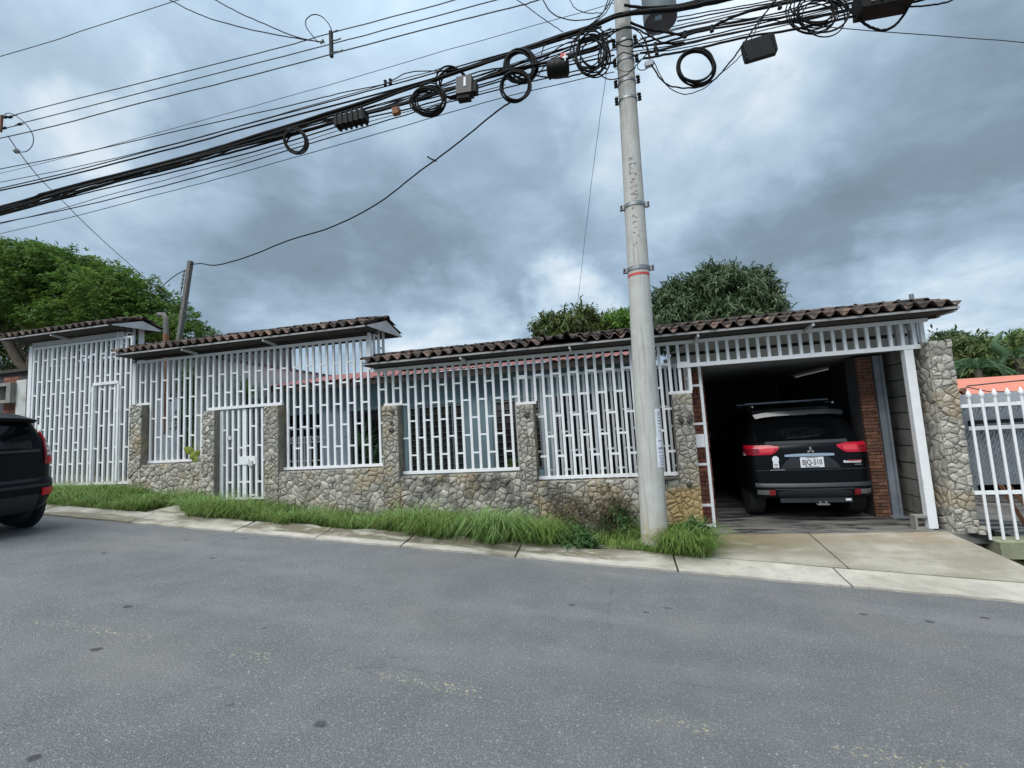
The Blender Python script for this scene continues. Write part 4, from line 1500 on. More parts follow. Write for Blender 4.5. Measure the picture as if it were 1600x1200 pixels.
# fittings round the pole head
c, r = pole_at(6.75)
for k, z in enumerate((6.35, 6.62, 6.95, 7.25)):
    c, r = pole_at(z)
    MB().lathe(c - Vector((0, 0, .02)), [(r + .001, 0), (r + .009, .003), (r + .009, .037), (r + .001, .04)], 24).build('cable_strap', M_STEEL, up, smooth=40)
    for s in (-1, 1):
        mb = MB().lathe((c.x + s * (r + .035), c.y - .05, z - .05), [(.012, 0), (.03, .01), (.018, .03), (.03, .05), (.018, .07), (.03, .09), (.012, .10)], 8)
        mb.build('spool', M_BPLAST, up, smooth=40)
        piece('clevis', up, M_STEEL, (c.x + s * (r + .03), c.y - .05, z + .06), (.05, .05, .02))

wpst = thing('service_mast', 'leaning weathered service mast rising behind the middle canopy', 'mast', (-10.6, 9.0, 3.0))
a, b = at(298, 408, 9.0), at(279, 536, 9.0)
d = (b - a)
piece0 = MB().beam(a, a + d * 1.7, .095, .095).build('shaft', M_WOOD, wpst)
for k in range(5):
    p = a + d * (.14 + .05 * k) + Vector((-.10, -.05, 0))
    MB().lathe(p, [(.01, 0), (.03, .015), (.03, .06), (.01, .075)], 8).build('insulator', M_STEEL, wpst, smooth=40)
MB().beam(a + d * .11 + Vector((-.1, -.05, 0)), a + d * .42 + Vector((-.1, -.05, 0)), .02, .02).build('rack', M_STEEL, wpst)
vp = thing('vent_pipe', 'rusty bent vent pipe standing left of the leaning mast', 'pipe', (-11, 9.4, 3.0))
p0, p1 = at(260, 560, 9.4), at(259, 497, 9.4)
MB().tube([p0 - Vector((0, 0, 2)), p0, p0.lerp(p1, .6)], .07, 10).build('rusty_length', M_RUST, vp, smooth=50)
MB().tube([p0.lerp(p1, .6), p1, p1 + Vector((-.06, 0, .1)), p1 + Vector((-.25, 0, .12))], .062, 10).build('grey_length', M_WOOD, vp, smooth=50)

# transformer hung on the pole
tc_ = at(1032, 34, 6.8)
tf = thing('transformer', 'grey pole mounted transformer drum hanging right of the concrete pole', 'transformer', tc_)
MB().lathe(tc_, [(.235, .012), (.25, .03), (.25, 1.0), (.20, 1.12)], 28).build('tank', M_TANK, tf, smooth=50)
MB().lathe(tc_, [(.02, -.004), (.243, 0), (.243, .014), (.02, .014)], 28).build('bottom_plate', M_TANKB, tf, smooth=40)
piece('hanger', tf, M_STEEL, (tc_.x - .26, tc_.y - .06, tc_.z + .55), (.25, .05, .08))
piece('hanger', tf, M_STEEL, (tc_.x - .26, tc_.y - .06, tc_.z + .95), (.25, .05, .08))
piece('sticker', tf, mat('blue_sticker', (0.08, 0.32, 0.55), (0.45, 0.6, 0.7), 40), (tc_.x - .04, tc_.y - .09, tc_.z - .005), (.10, .08, .003))


# ------------------------------------------------------------------ overhead lines
at_plain = at


def at(px, py, Y):
    return at_plain(px, py, Y + 0.2)          # the lines hang just in front of the pole


def smooth_path(pts, n=6):
    """Catmull-Rom through the points"""
    P = [Vector(p) for p in pts]
    if len(P) == 2:
        return [P[0].lerp(P[1], t / 8) for t in range(9)]
    out = []
    for i in range(len(P) - 1):
        a = P[i - 1] if i else P[0] * 2 - P[1]
        b, c = P[i], P[i + 1]
        d = P[i + 2] if i + 2 < len(P) else P[-1] * 2 - P[-2]
        for k in range(n):
            t = k / n
            out.append(0.5 * ((2 * b) + (c - a) * t + (2 * a - 5 * b + 4 * c - d) * t * t + (3 * b - a - 3 * c + d) * t ** 3))
    out.append(P[-1])
    return out


rc = random.Random(9)
LINES = 'overhead lines along the street'


def cable(label, pts, Y, r, m=M_CABLE, name='cable', wob=0.004, ext=True, n=6, sides=6):
    """pts: what the photograph shows (x, y) on the vertical plane y = Y (Y may change along the cable)"""
    ys = Y if isinstance(Y, (list, tuple)) else [Y] * len(pts)
    if len(ys) == 2 and len(pts) > 2:
        ys = [ys[0] + (ys[1] - ys[0]) * i / (len(pts) - 1) for i in range(len(pts))]
    P = [at(p[0], p[1], y) for p, y in zip(pts, ys)]
    if ext and pts[0][0] <= 0:                       # goes on to the next pole, out of the picture
        d = (P[0] - P[1]).normalized()
        P.insert(0, P[0] + d * 9 + Vector((0, 0, .35)))
    path = smooth_path(P, n)
    path = [p + Vector((rc.uniform(-wob, wob), rc.uniform(-wob, wob), rc.uniform(-wob, wob))) for p in path]
    o = MB().tube(path, r, sides).build(name, m, smooth=180)
    return tag(o, label, 'cable', LINES)


cable('topmost grey power line at the upper left corner of the sky', [(0, 88), (145, 43), (290, -4), (420, -48)], 6.4, .008, M_CABLEG)
cable('upper power line of the three that pass the hanging spreader', [(0, 186), (20, 180), (400, 84), (512, 53), (712, 0), (800, -24)], 6.3, .009, M_CABLEG)
cable('middle power line of the three that pass the hanging spreader', [(0, 202), (41, 191), (400, 99), (600, 47), (775, 0), (860, -24)], 6.2, .009, M_CABLEG)
cable('lower power line of the three that pass the hanging spreader', [(0, 216), (200, 166), (400, 116), (660, 47), (800, 12), (850, -3), (930, -30)], 6.1, .010, M_CABLEG)
cable('very thin line running alone between power lines and black bundle', [(0, 271), (400, 165), (700, 78), (944, 9), (1010, -12)], 6.4, .005, M_CABLEG)
cable('thin black line that dips onto a clip above the bundle', [(0, 264), (400, 177), (530, 146), (600, 131), (640, 113), (700, 110), (760, 98), (800, 82)], 6.0, .008)
cable('faint grey line just above the first black bundle', [(0, 285), (250, 230), (400, 189), (610, 129), (700, 104)], 6.15, .007, M_CABLEG)
cable('black line above the bundle, upper one of a close pair', [(0, 294), (250, 231), (400, 190), (610, 133), (800, 80), (930, 38)], 6.05, .010)
cable('black line above the bundle, lower one of a close pair', [(0, 298), (250, 237), (400, 196), (625, 138), (800, 86), (940, 42)], 6.0, .014)
cable('thick black trunk cable on top of the bundle, arching over the pole head', [(0, 324), (80, 300), (300, 243), (400, 213), (625, 142), (720, 110), (800, 83), (860, 62), (920, 43), (960, 26), (1000, 19), (1060, 14), (1110, 4), (1180, -12)], [6.1] * 9 + [6.05, 6.0, 6.0, 6.0, 6.0], .033, sides=8)
cable('thick black cable twisted along the trunk cable', [(0, 327), (90, 301), (300, 246), (400, 217), (560, 168), (640, 138), (760, 97), (850, 66), (930, 38), (980, 22), (1040, 13), (1120, -2)], 6.0, .017)
cable('black bundle strand just below the trunk cable', [(0, 331), (82, 305), (300, 248), (400, 223), (507, 195), (640, 160), (760, 122), (800, 108), (880, 92), (950, 72)], 5.95, .019)
cable('black bundle strand hung with the left coil and the ribbed closure', [(0, 336), (127, 299), (300, 254), (400, 228), (520, 193), (640, 158), (740, 128), (800, 112), (900, 84), (960, 62)], 5.98, .018)
cable('thinner black strand crossing through the bundle', [(0, 333), (200, 278), (320, 238), (400, 220), (470, 200), (600, 168), (700, 140), (800, 104), (900, 70), (960, 48)], 6.1, .012)
cable('black strand along the underside of the bundle', [(60, 320), (220, 281), (400, 236), (560, 188), (640, 170), (720, 146), (800, 122), (960, 86)], 6.05, .011)
cable('pale grey line first below the bundle', [(0, 350), (190, 299), (400, 243), (560, 195), (690, 160), (790, 132)], 6.2, .006, M_CABLEG)
cable('dark line second below the bundle', [(0, 348), (222, 299), (400, 250), (612, 186), (690, 163), (780, 140), (960, 96)], 6.15, .009)
cable('thin lowest line of all, well below the bundle', [(0, 365), (265, 299), (400, 263), (600, 206), (785, 153), (960, 112)], 6.2, .006, M_CABLEG)
cable('grey line passing behind the pole at its bundle height', [(790, 112), (880, 98), (960, 78), (1030, 52), (1120, 30), (1300, -10)], 6.45, .009, M_CABLEG)

for k in range(9):
    d = [rc.uniform(-7, 7) for _ in range(7)]
    cable('thin black strand lashed loosely along the bundle', [(0, 330 + d[0]), (150, 290 + d[1]), (300, 250 + d[2]), (450, 206 + d[3]), (600, 164 + d[4]), (750, 122 + d[5] * 1.6), (860, 88 + d[6] * 2), (955, 55 + d[0] * 2)], 6.0 + .03 * (k % 4), rc.choice((.006, .008, .010)))
for k in range(6):
    d = [rc.uniform(-5, 5) for _ in range(4)]
    cable('thin strand running from the pole head to the top right', [(985, 70 + 4 * k + d[0]), (1080, 46 + 5 * k + d[1]), (1220, 16 + 5 * k + d[2]), (1400, -30 + 5 * k + d[3])], 6.1 + .05 * (k % 3), rc.choice((.005, .007, .009)))

# right of the pole
cable('thick sagging line right of the pole with two clips', [(985, 35), (1010, 45), (1050, 52), (1072, 54), (1110, 43), (1162, 20), (1250, 0), (1330, -18)], 6.1, .018)
cable('black line right of the pole, above the trunk end', [(975, 8), (1010, 12), (1060, 8), (1130, -8)], 6.05, .020)
cable('long black line from the pole to the big box, upper', [(990, 74), (1040, 66), (1100, 48), (1200, 31), (1300, 11), (1390, -8)], 6.05, .014)
cable('long black line from the pole to the big box, lower', [(1000, 83), (1040, 76), (1100, 61), (1200, 40), (1300, 20), (1400, -2)], 6.1, .012)
cable('reddish black line that ends at the pole clamps', [(1010, 84), (1060, 72), (1160, 49), (1300, 22), (1370, 8), (1420, -4)], 6.0, .011)
cable('black line that carries the thick round coil right of the pole', [(1005, 92), (1030, 87), (1085, 77), (1170, 57), (1250, 44), (1400, 10), (1450, -3)], 5.95, .015)
cable('thin line behind the transformer drum, upper', [(1058, 27), (1120, 16), (1200, 2), (1260, -10)], 6.5, .008)
cable('thin line behind the transformer drum, lower', [(1058, 33), (1150, 15), (1210, 4), (1290, -12)], 6.45, .010)
cable('fine line level with the base of the transformer drum', [(1050, 42), (1130, 24), (1220, 4), (1290, -12)], 6.4, .007, M_CABLEG)
cable('fine pale line between drum and coil carrier', [(995, 68), (1100, 42), (1230, 18), (1360, -8)], 6.3, .006, M_CABLEG)
cable('thin line running off to the right edge above the stone column', [(1000, 60), (1150, 30), (1310, 44), (1600, 66), (1680, 72)], [6.2, 6.2, 6.4, 7.2, 7.5], .006, M_CABLEG)
cable('wire loop hanging from the flat black box to the pole clamps', [(1218, -6), (1192, 25), (1163, 66), (1140, 98), (1115, 125), (1085, 137), (1055, 136), (1037, 128), (1022, 108), (1014, 88), (1008, 60)], 5.9, .010)
cable('second thinner wire loop below the round coil', [(1212, -6), (1185, 40), (1160, 84), (1130, 112), (1100, 138), (1072, 147), (1050, 140), (1034, 122), (1022, 96)], 5.88, .006)
cable('thick drooping loop below the big box at the top right', [(1300, -8), (1335, 22), (1352, 38), (1375, 47), (1395, 42), (1412, 24), (1425, -2), (1430, -14)], 5.95, .016)
cable('line drooping under the big box to the top right corner', [(1310, 26), (1360, 12), (1420, 10), (1455, 8), (1480, 3), (1500, -6)], 5.95, .010)

# loose jumpers left of the pole head and round it
jp = [([(845, -6), (860, 18), (885, 30), (915, 31), (940, 22), (952, -4)], .008), ([(888, -4), (898, 12), (915, 20), (940, 20)], .006), ([(803, -4), (850, 30), (880, 50)], .006),
      ([(925, 38), (945, 22), (955, 5), (962, -6)], .007), ([(910, 48), (935, 28), (950, 8), (956, -6)], .008), ([(880, 60), (910, 52), (940, 36), (965, 22), (1000, 14)], .010),
      ([(930, 110), (945, 122), (960, 124), (980, 116), (1000, 96), (1010, 84)], .008), ([(948, 108), (935, 98), (940, 70), (958, 52), (985, 42), (1015, 56), (1040, 68), (1070, 66)], .012),
      ([(940, 50), (958, 46), (985, 44), (1000, 52), (1010, 70), (1016, 90)], .008), ([(1002, 92), (996, 100), (998, 108), (1008, 109), (1018, 98)], .006), ([(850, 92), (880, 70), (905, 62), (950, 50)], .008),
      ([(835, 118), (870, 122), (905, 116), (930, 106), (960, 98)], .010), ([(846, 84), (852, 70), (870, 62), (900, 60)], .008), ([(955, 60), (968, 70), (985, 72), (996, 62)], .008), ([(960, 92), (975, 82), (992, 88), (1000, 96)], .007),
      ([(955, 78), (970, 66), (990, 62), (1006, 76)], .007), ([(960, 106), (978, 112), (994, 106)], .004), ([(840, 118), (850, 105), (862, 92), (880, 84)], .008)]
for k, (p, r) in enumerate(jp):
    o = cable('loose black jumper wire curling round the crowded pole head', p, 5.98 + .03 * (k % 4), r, ext=False)
    o.name = 'jumper_wire'
    o['group'] = 'jumper wires at the pole head'

cable('house service drop curving down from the bundle to the leaning mast', [(800, 158), (775, 175), (735, 208), (690, 243), (650, 272), (590, 318), (520, 354), (450, 376), (390, 400), (340, 414), (315, 412), (298, 413)], [6.0, 8.8], .013, wob=.003)
cable('short wire dropping from the leaning mast towards the roof', [(298, 418), (275, 430), (255, 446), (240, 462), (233, 474)], [8.8, 9.4], .011, ext=False)
cable('slack guy wire crossing from the left spacer down to the middle canopy', [(12, 212), (30, 238), (60, 276), (100, 316), (145, 361), (220, 428), (290, 486), (350, 532)], [6.2, 7.9], .009, M_CABLEG, wob=.002)
cable('hair thin wire hanging straight down behind the pole', [(948, 112), (938, 180), (925, 280), (912, 390), (902, 482)], [6.2, 11.5], .0045, M_CABLEG, ext=False)
cable('first of two feeder wires coming from the top edge to the spreader', [(250, -8), (310, 22), (370, 41), (420, 52), (470, 61), (505, 66)], 6.1, .009, ext=False)
cable('second of two feeder wires coming from the top edge to the spreader', [(325, -6), (370, 18), (405, 34), (450, 53), (480, 62), (505, 66)], 6.1, .009, ext=False)
cable('pair of looped jumper turns above the spreader', [(497, 66), (480, 45), (478, 32), (488, 23), (503, 26), (515, 40), (519, 52)], 6.08, .008, ext=False)
cable('round jumper loop right of the left spacer', [(2, 182), (14, 177), (28, 183), (44, 198), (52, 214), (50, 228), (42, 236), (30, 238)], 6.15, .008, ext=False)
cable('thin wire linking the house service drop to a clamp, with two tails', [(668, 245), (675, 249), (682, 252)], 6.9, .012, ext=False)

# hanging spreader and left spacer
sp = thing('line_spreader', 'short vertical spreader bar with clamps hanging on three power lines', 'spreader', at(518, 70, 6.15))
MB().beam(at(517, 49, 6.15), at(518, 89, 6.15), .05, .05).build('bar', M_BPLAST, sp)
for x, y in ((523, 49), (528, 62), (531, 80)):
    p = at(x, y, 6.15)
    MB().tube([at(518, y + 2, 6.15), p, p + Vector((.06, 0, .01))], .012, 6).build('clamp', M_STEEL, sp, smooth=60)
MB().lathe(at(503, 65, 6.1), [(.01, -.04), (.035, -.03), (.02, 0), (.035, .03), (.01, .04)], 8, axis='X').build('insulator', M_STEEL, sp, smooth=40)
sp2 = thing('line_spacer', 'cluster of clamps and a short bar at the left edge of the sky', 'spacer', at(6, 195, 6.2))
MB().beam(at(3, 180, 6.2), at(1, 206, 6.2), .04, .04).build('bar', M_RUST, sp2)
for x, y in ((9, 183), (16, 183), (7, 200), (31, 194)):
    MB().lathe(at(x, y, 6.2), [(.01, -.05), (.03, -.03), (.02, 0), (.03, .03), (.01, .05)], 8, axis='X').build('clamp', M_BPLAST, sp2, smooth=40)
MB().lathe(at(26, 236, 6.3), [(.01, -.05), (.05, -.03), (.05, .03), (.01, .05)], 8, axis='X').build('insulator', M_STEEL, sp2, smooth=40)

# coils of spare cable
def coil(label, cx, cy, rx, ry, Y, turns, r, spread_, m=M_CABLE, seed=1):
    q = random.Random(seed)
    c = at(cx, cy, Y)
    wx = (at(cx + rx, cy, Y) - at(cx - rx, cy, Y)).length / 2
    wz = (at(cx, cy - ry, Y) - at(cx, cy + ry, Y)).length / 2
    ex, ez = (at(cx + 10, cy, Y) - c).normalized(), (at(cx, cy - 10, Y) - c).normalized()
    mb = MB()
    n = 40
    for t in range(turns):
        dx, dz, dy = q.uniform(-1, 1) * spread_, q.uniform(-1, 1) * spread_, q.uniform(-.03, .03)
        k1, k2 = 1 + q.uniform(-1, 1) * spread_ / wx * .6, 1 + q.uniform(-1, 1) * spread_ / wz * .6
        ph = q.uniform(0, 6)
        pts = []
        for i in range(n):
            a = 2 * PI * i / n
            w = 1 + .03 * math.sin(2 * a + ph)
            pts.append(c + ex * (dx + math.cos(a) * wx * k1 * w) + ez * (dz + math.sin(a) * wz * k2 * w) + Vector((0, dy + .02 * math.sin(a + ph), 0)))
        mb.tube(pts, r, 6, closed=True)
    o = mb.build('cable_coil', m, smooth=180)
    return tag(o, label, 'cable coil', 'coils of spare cable')


coil('small black cable coil, leftmost under the bundle', 463, 221, 17, 17, 5.95, 5, .014, .03, seed=1)
coil('black cable coil left of the ribbed grey splice box', 669, 157, 24, 20, 5.95, 7, .014, .04, seed=2)
coil('thin black cable coil partly behind the ribbed grey splice box', 707, 131, 23, 22, 6.05, 4, .014, .03, seed=3)
coil('thick black coil threaded over the bundle, upper of a touching pair', 813, 101, 22, 24, 6.0, 6, .018, .04, seed=4)
coil('black coil hanging below the bundle, lower of a touching pair', 806, 134, 21, 24, 5.9, 5, .014, .03, seed=5)
coil('big loose tangle of many cable turns beside the pole', 922, 82, 24, 31, 5.9, 12, .010, .075, seed=6)
coil('neat thick single ring of cable right of the pole', 1088, 105, 28, 27, 5.9, 7, .013, .022, seed=7)
coil('wide loose coil of thin cable at the top right', 1276, 22, 34, 28, 5.95, 11, .008, .08, seed=8)

# splice closures
def closure_axes(cx, cy, dx, dy, Y):
    c = at(cx, cy, Y)
    return c, (at(cx + dx, cy + dy, Y) - c)


def slant_box(mb, c, ex, half_h, half_d):
    ez = Vector((0, 0, 1))
    e = ex.normalized()
    up_ = (ez - e * ez.dot(e)).normalized()
    ey = e.cross(up_)
    vs = []
    for i in (-1, 1):
        for j, k in ((-1, -1), (1, -1), (1, 1), (-1, 1)):
            vs.append(c + ex * i + up_ * (j * half_h) + ey * (k * half_d))
    return mb.add(vs, [(0, 1, 2, 3), (7, 6, 5, 4), (0, 4, 5, 1), (1, 5, 6, 2), (2, 6, 7, 3), (3, 7, 4, 0)])


t = thing('splice_closure', 'long ribbed black splice closure on the bundle, left of centre', 'splice closure', at(549, 187, 5.92), 'splice closures on the lines')
c, ex = closure_axes(549, 187, 24, -6, 5.92)
slant_box(MB(), c, ex, .075, .07).build('body', M_BPLAST, t)
for k in range(6):
    slant_box(MB(), c + ex * (-.85 + .34 * k), ex * .06, .10, .085).build('rib', M_BPLAST, t)
t = thing('splice_closure', 'boxy grey black splice closure with a white label strip', 'splice closure', at(728, 137, 5.9), 'splice closures on the lines')
c, ex = closure_axes(727, 137, 12, -2, 5.9)
slant_box(MB(), c, ex, .135, .08).build('body', mat('closure_grey', (.02, .021, .022), None, rough=.5), t)
slant_box(MB(), c + Vector((.02, -.083, .03)), ex * .14, .07, .004).build('label_strip', M_PAPER, t)
slant_box(MB(), c + ex * 1.25 + Vector((0, 0, -.04)), ex * .3, .08, .06).build('end_cap', M_BPLAST, t)
slant_box(MB(), c + ex * -.2 + Vector((0, 0, -.17)), ex * .8, .03, .06).build('clip', M_BPLAST, t)
t = thing('splice_closure', 'black barrel splice closure wrapped with red and white tape', 'splice closure', at(873, 107, 5.9), 'splice closures on the lines')
c, ex = closure_axes(872, 107, 17, -3, 5.9)
e = ex.normalized()
mb = MB()
mb.tube([c - ex, c - ex * .9, c + ex * .9, c + ex], [.09, .115, .115, .09], 14)
mb.build('barrel', M_BPLAST, t, smooth=40)
for k in (-.8, -.3, .2, .7):
    MB().tube([c + ex * (k - .06), c + ex * (k + .06)], .124, 14).build('band', M_BPLAST, t, smooth=40)
slant_box(MB(), c + ex * .62 + Vector((0, -.09, .09)), ex * .26, .035, .03).build('red_tape', M_RED, t)
slant_box(MB(), c + ex * .75 + Vector((0, -.125, .05)), ex * .22, .014, .006).build('white_tape', M_PAPER, t)
slant_box(MB(), c + ex * .75 + Vector((0, -.13, .05)), ex * .05, .06, .006).build('white_tape', M_PAPER, t)
t = thing('splice_closure', 'flat black rectangular panel box right of the pole', 'splice closure', at(1186, 76, 5.9), 'splice closures on the lines')
c, ex = closure_axes(1186, 76, 23, -7, 5.9)
slant_box(MB(), c, ex, .14, .035).build('body', M_BPLAST, t)
for s in (-1, 1):
    slant_box(MB(), c + ex * (s * 1.0), ex * .07, .12, .05).build('edge_rib', M_BPLAST, t)
slant_box(MB(), c + ex * -1.03 + Vector((0, 0, .02)), ex * .05, .08, .06).build('cable_entry', M_BPLAST, t)
t = thing('splice_closure', 'large black box with pale ribs cut by the top edge', 'splice closure', at(1378, 2, 5.9), 'splice closures on the lines')
c, ex = closure_axes(1380, 0, 42, -8, 5.9)
slant_box(MB(), c, ex, .14, .12).build('body', M_BPLAST, t)
for k in range(5):
    slant_box(MB(), c + ex * (-.6 + .3 * k) + Vector((0, -.12, 0)), ex * .08, .10, .015).build('rib', mat('olive_rib', (.16, .15, .10), None, rough=.6), t)
t = thing('splice_closure', 'tiny brown clamp box hanging below the bundle', 'splice closure', at(619, 174, 5.95), 'splice closures on the lines')
c, ex = closure_axes(619, 174, 5, -1.5, 5.95)
slant_box(MB(), c, ex, .05, .04).build('body', M_RUST, t)
slant_box(MB(), c + ex * 1.1, ex * .15, .03, .03).build('end_cap', M_RUST, t)
t = thing('splice_closure', 'small grey tap box on a curled wire beside the pole', 'splice closure', at(1014, 99, 5.9), 'splice closures on the lines')
c, ex = closure_axes(1014, 100, 6, -2, 5.9)
slant_box(MB(), c, ex, .035, .03).build('body', M_BARGREY, t)
slant_box(MB(), c + ex * 1.05, ex * .2, .02, .02).build('end_cap', M_BPLAST, t)
for k, (x, y) in enumerate(((1026, 81), (1024, 72), (1112, 45), (1070, 54), (1218, 9), (602, 130), (610, 128))):
    o = MB().lathe(at(x, y, 5.98), [(.01, -.05), (.03, -.04), (.02, 0), (.03, .04), (.01, .05)], 8).build('line_clamp', M_BPLAST, smooth=40)
    tag(o, ('black wedge clamp right of the pole, lower of two close together', 'black wedge clamp right of the pole, upper of two close together', 'small black clip on the thick sagging line, farther from the pole', 'small black clip on the thick sagging line, nearer the pole', 'small black clamp where a wire loop leaves the lines', 'small clamp above the bundle, left of its neighbour', 'small clamp above the bundle, right of its neighbour')[k], 'clamp', 'wedge clamps on the lines')


at = at_plain
# ------------------------------------------------------------------ vehicles
class Shell:
    """a car body made of level outlines: rows of (z, half width, rear y, front y, corner radius, rear bow)"""

    def __init__(self, rows):
        self.rows = rows
        self.z = [r[0] for r in rows]

    def row(self, z):
        return [float(np.interp(z, self.z, [r[k] for r in self.rows])) for k in range(1, 6)]

    def S(self, a, z):
        w, yr, yf, r, bow = self.row(z)
        s = 1 if a >= 0 else -1
        a = abs(a)
        L1, L2 = w - r, r * PI / 2
        if a <= L1:
            x, y = a, yr + bow * (a / L1) ** 2
        elif a <= L1 + L2:
            th = (a - L1) / r
            x, y = L1 + r * math.sin(th), yr + bow + r * (1 - math.cos(th))
        else:
            x, y = w, yr + bow + r + (a - L1 - L2)
        return Vector((s * x, y, z))

    def nrm(self, a, z):
        e = .004
        d1 = self.S(a + e, z) - self.S(a - e, z)
        d2 = self.S(a, z + e) - self.S(a, z - e)
        n = d1.cross(d2)
        return n.normalized() if n.length else Vector((0, -1, 0))

    def body(self):
        N1, N2, N3 = 7, 6, 12
        rings = []
        for (z, w, yr, yf, r, bow) in self.rows:
            L1, L2 = w - r, r * PI / 2
            half = [self.S(L1 * i / N1, z) for i in range(N1)] + [self.S(L1 + L2 * i / N2, z) for i in range(N2)]
            y0, y1 = yr + bow + r, max(yf - r, yr + bow + r + .05)
            half += [Vector((w, y0 + (y1 - y0) * i / N3, z)) for i in range(N3)]
            half += [Vector((w - r + r * math.cos(i * PI / 2 / 5), y1 + r * math.sin(i * PI / 2 / 5), z)) for i in range(6)]
            half += [Vector(((w - r) * (1 - i / 3), y1 + r + .02 * i, z)) for i in range(1, 4)]
            full = half + [Vector((-p.x, p.y, p.z)) for p in reversed(half[1:-1])]
            rings.append(full)
        n = len(rings[0])
        vs = [p for r in rings for p in r]
        fs = []
        for j in range(len(rings) - 1):
            for i in range(n):
                fs.append((j * n + i, j * n + (i + 1) % n, (j + 1) * n + (i + 1) % n, (j + 1) * n + i))
        fs.append(tuple(range(n - 1, -1, -1)))
        fs.append(tuple((len(rings) - 1) * n + i for i in range(n)))
        return MB().add(vs, fs)

    def patch(self, a0, a1, z0, z1, off=.006, na=10, nz=4, deep=.03):
        """a panel lying on the body; z0 and z1 may be functions of a"""
        f0 = z0 if callable(z0) else (lambda a: z0)
        f1 = z1 if callable(z1) else (lambda a: z1)
        vs = []
        for o in (off, -deep):
            for j in range(nz + 1):
                for i in range(na + 1):
                    a = a0 + (a1 - a0) * i / na
                    z = f0(a) + (f1(a) - f0(a)) * j / nz
                    vs.append(self.S(a, z) + self.nrm(a, z) * o)
        W = na + 1
        K = W * (nz + 1)
        fs = [(j * W + i, j * W + i + 1, (j + 1) * W + i + 1, (j + 1) * W + i) for j in range(nz) for i in range(na)]
        rim = [i for i in range(W)] + [j * W + na for j in range(1, nz + 1)] + [nz * W + i for i in range(na - 1, -1, -1)] + [j * W for j in range(nz - 1, 0, -1)]
        for k in range(len(rim)):
            p, q = rim[k], rim[(k + 1) % len(rim)]
            fs.append((q, p, p + K, q + K))
        return MB().add(vs, fs)


def lp(mb, name, m, root, smooth=40, label=None):
    """link a part that is modelled in the thing's own axes"""
    o = link(name, mb.mesh(name, m, smooth), root, local=True, label=label)
    return o


def wheel(root, x, y, R, w, spokes=6):
    t = lp(MB().lathe((x, y, R), [(R * .62, -w / 2), (R * .94, -w / 2), (R, -w * .36), (R, w * .36), (R * .94, w / 2), (R * .62, w / 2)], 28, axis='X'), 'wheel', M_TYRE, root)
    s = 1 if x > 0 else -1
    mb = MB()
    mb.lathe((x + s * w * .30, y, R), [(R * .55, -.01), (R * .63, -.01), (R * .63, .03), (R * .58, .03)], 24, axis='X')
    for k in range(spokes):
        a = 2 * PI * k / spokes
        d = Vector((0, math.cos(a), math.sin(a)))
        mb.beam(Vector((x + s * w * .36, y, R)), Vector((x + s * w * .36, y, R)) + d * R * .6, .05, .03)
    mb.lathe((x + s * w * .30, y, R), [(.02, 0), (.07, .0), (.07, .05), (.02, .06)], 12, axis='X')
    lp(mb, 'rim', M_SILVER, t)
    return t


def text_part(s, parent, size, loc, m, rot=(PI / 2, 0, 0), sx=1.0):
    cu = bpy.data.curves.new('lettering', 'FONT')
    cu.body = s
    cu.size = size
    cu.align_x, cu.align_y = 'CENTER', 'CENTER'
    cu.extrude = .0008
    cu.offset = size * .018
    cu.resolution_u = 3
    cu.materials.append(m)
    tmp = bpy.data.objects.new('lettering_curve', cu)
    me = bpy.data.meshes.new_from_object(tmp)
    bpy.data.objects.remove(tmp)
    o = bpy.data.objects.new('lettering', me)
    COL.objects.link(o)
    o.location = loc
    o.rotation_euler = rot
    o.scale = (sx, 1, 1)
    o.parent = parent
    return o


# the off-road car in the garage
SUV = Shell([
    (0.33, .78, .22, 4.45, .16, .03), (0.35, .82, .12, 4.5, .18, .03), (.40, .865, .03, 4.6, .22, .05), (.46, .89, 0, 4.65, .24, .06), (.545, .90, 0.0, 4.65, .24, .06), (.575, .90, .012, 4.65, .23, .06),
    (.59, .893, .07, 4.62, .21, .05), (.70, .897, .075, 4.62, .20, .05), (.90, .897, .085, 4.6, .17, .05), (1.02, .897, .10, 4.55, .17, .05), (1.10, .893, .105, 4.5, .17, .05), (1.16, .882, .125, 4.2, .17, .06), (1.20, .865, .16, 3.5, .17, .06),
    (1.30, .825, .235, 3.15, .16, .06), (1.45, .775, .33, 2.75, .15, .06), (1.58, .725, .415, 2.45, .15, .06), (1.645, .695, .44, 2.3, .15, .05), (1.70, .655, .46, 2.15, .15, .05), (1.735, .60, .62, 1.95, .16, .03), (1.75, .50, .85, 1.8, .18, .02)])
sv = thing('suv', 'black off-road car with red tail lamps parked nose-in in the dark garage', 'car', (2.85, 7.74, 0.0), rotz=math.radians(-2.5))
sv.scale = (0.945, 1, 1)
lp(SUV.body(), 'body', M_CARP, sv, 35)
gl_ = SUV.patch(-.70, .70, lambda a: 1.235 - .02 * (abs(a) / .7) ** 2, lambda a: 1.60 - .02 * (abs(a) / .7) ** 2, .004, 14, 5)
lp(gl_, 'rear_window', M_GLASSD, sv, 60)
sp_ = MB()
vs = []
for y, z, w in ((.33, 1.63, .66), (.36, 1.70, .69), (.60, 1.755, .66), (.62, 1.70, .66), (.42, 1.63, .64)):
    for i in range(11):
        t = -1 + 2 * i / 10
        vs.append((t * w, y + .07 * t * t, z - .035 * t ** 4))
sp_.add(vs, [(j * 11 + i, j * 11 + i + 1, ((j + 1) % 5) * 11 + i + 1, ((j + 1) % 5) * 11 + i) for j in range(5) for i in range(10)])
spo = lp(sp_, 'spoiler', mat('spoiler_paint', (.045, .05, .055), None, rough=.2, coat=.6), sv, 50)
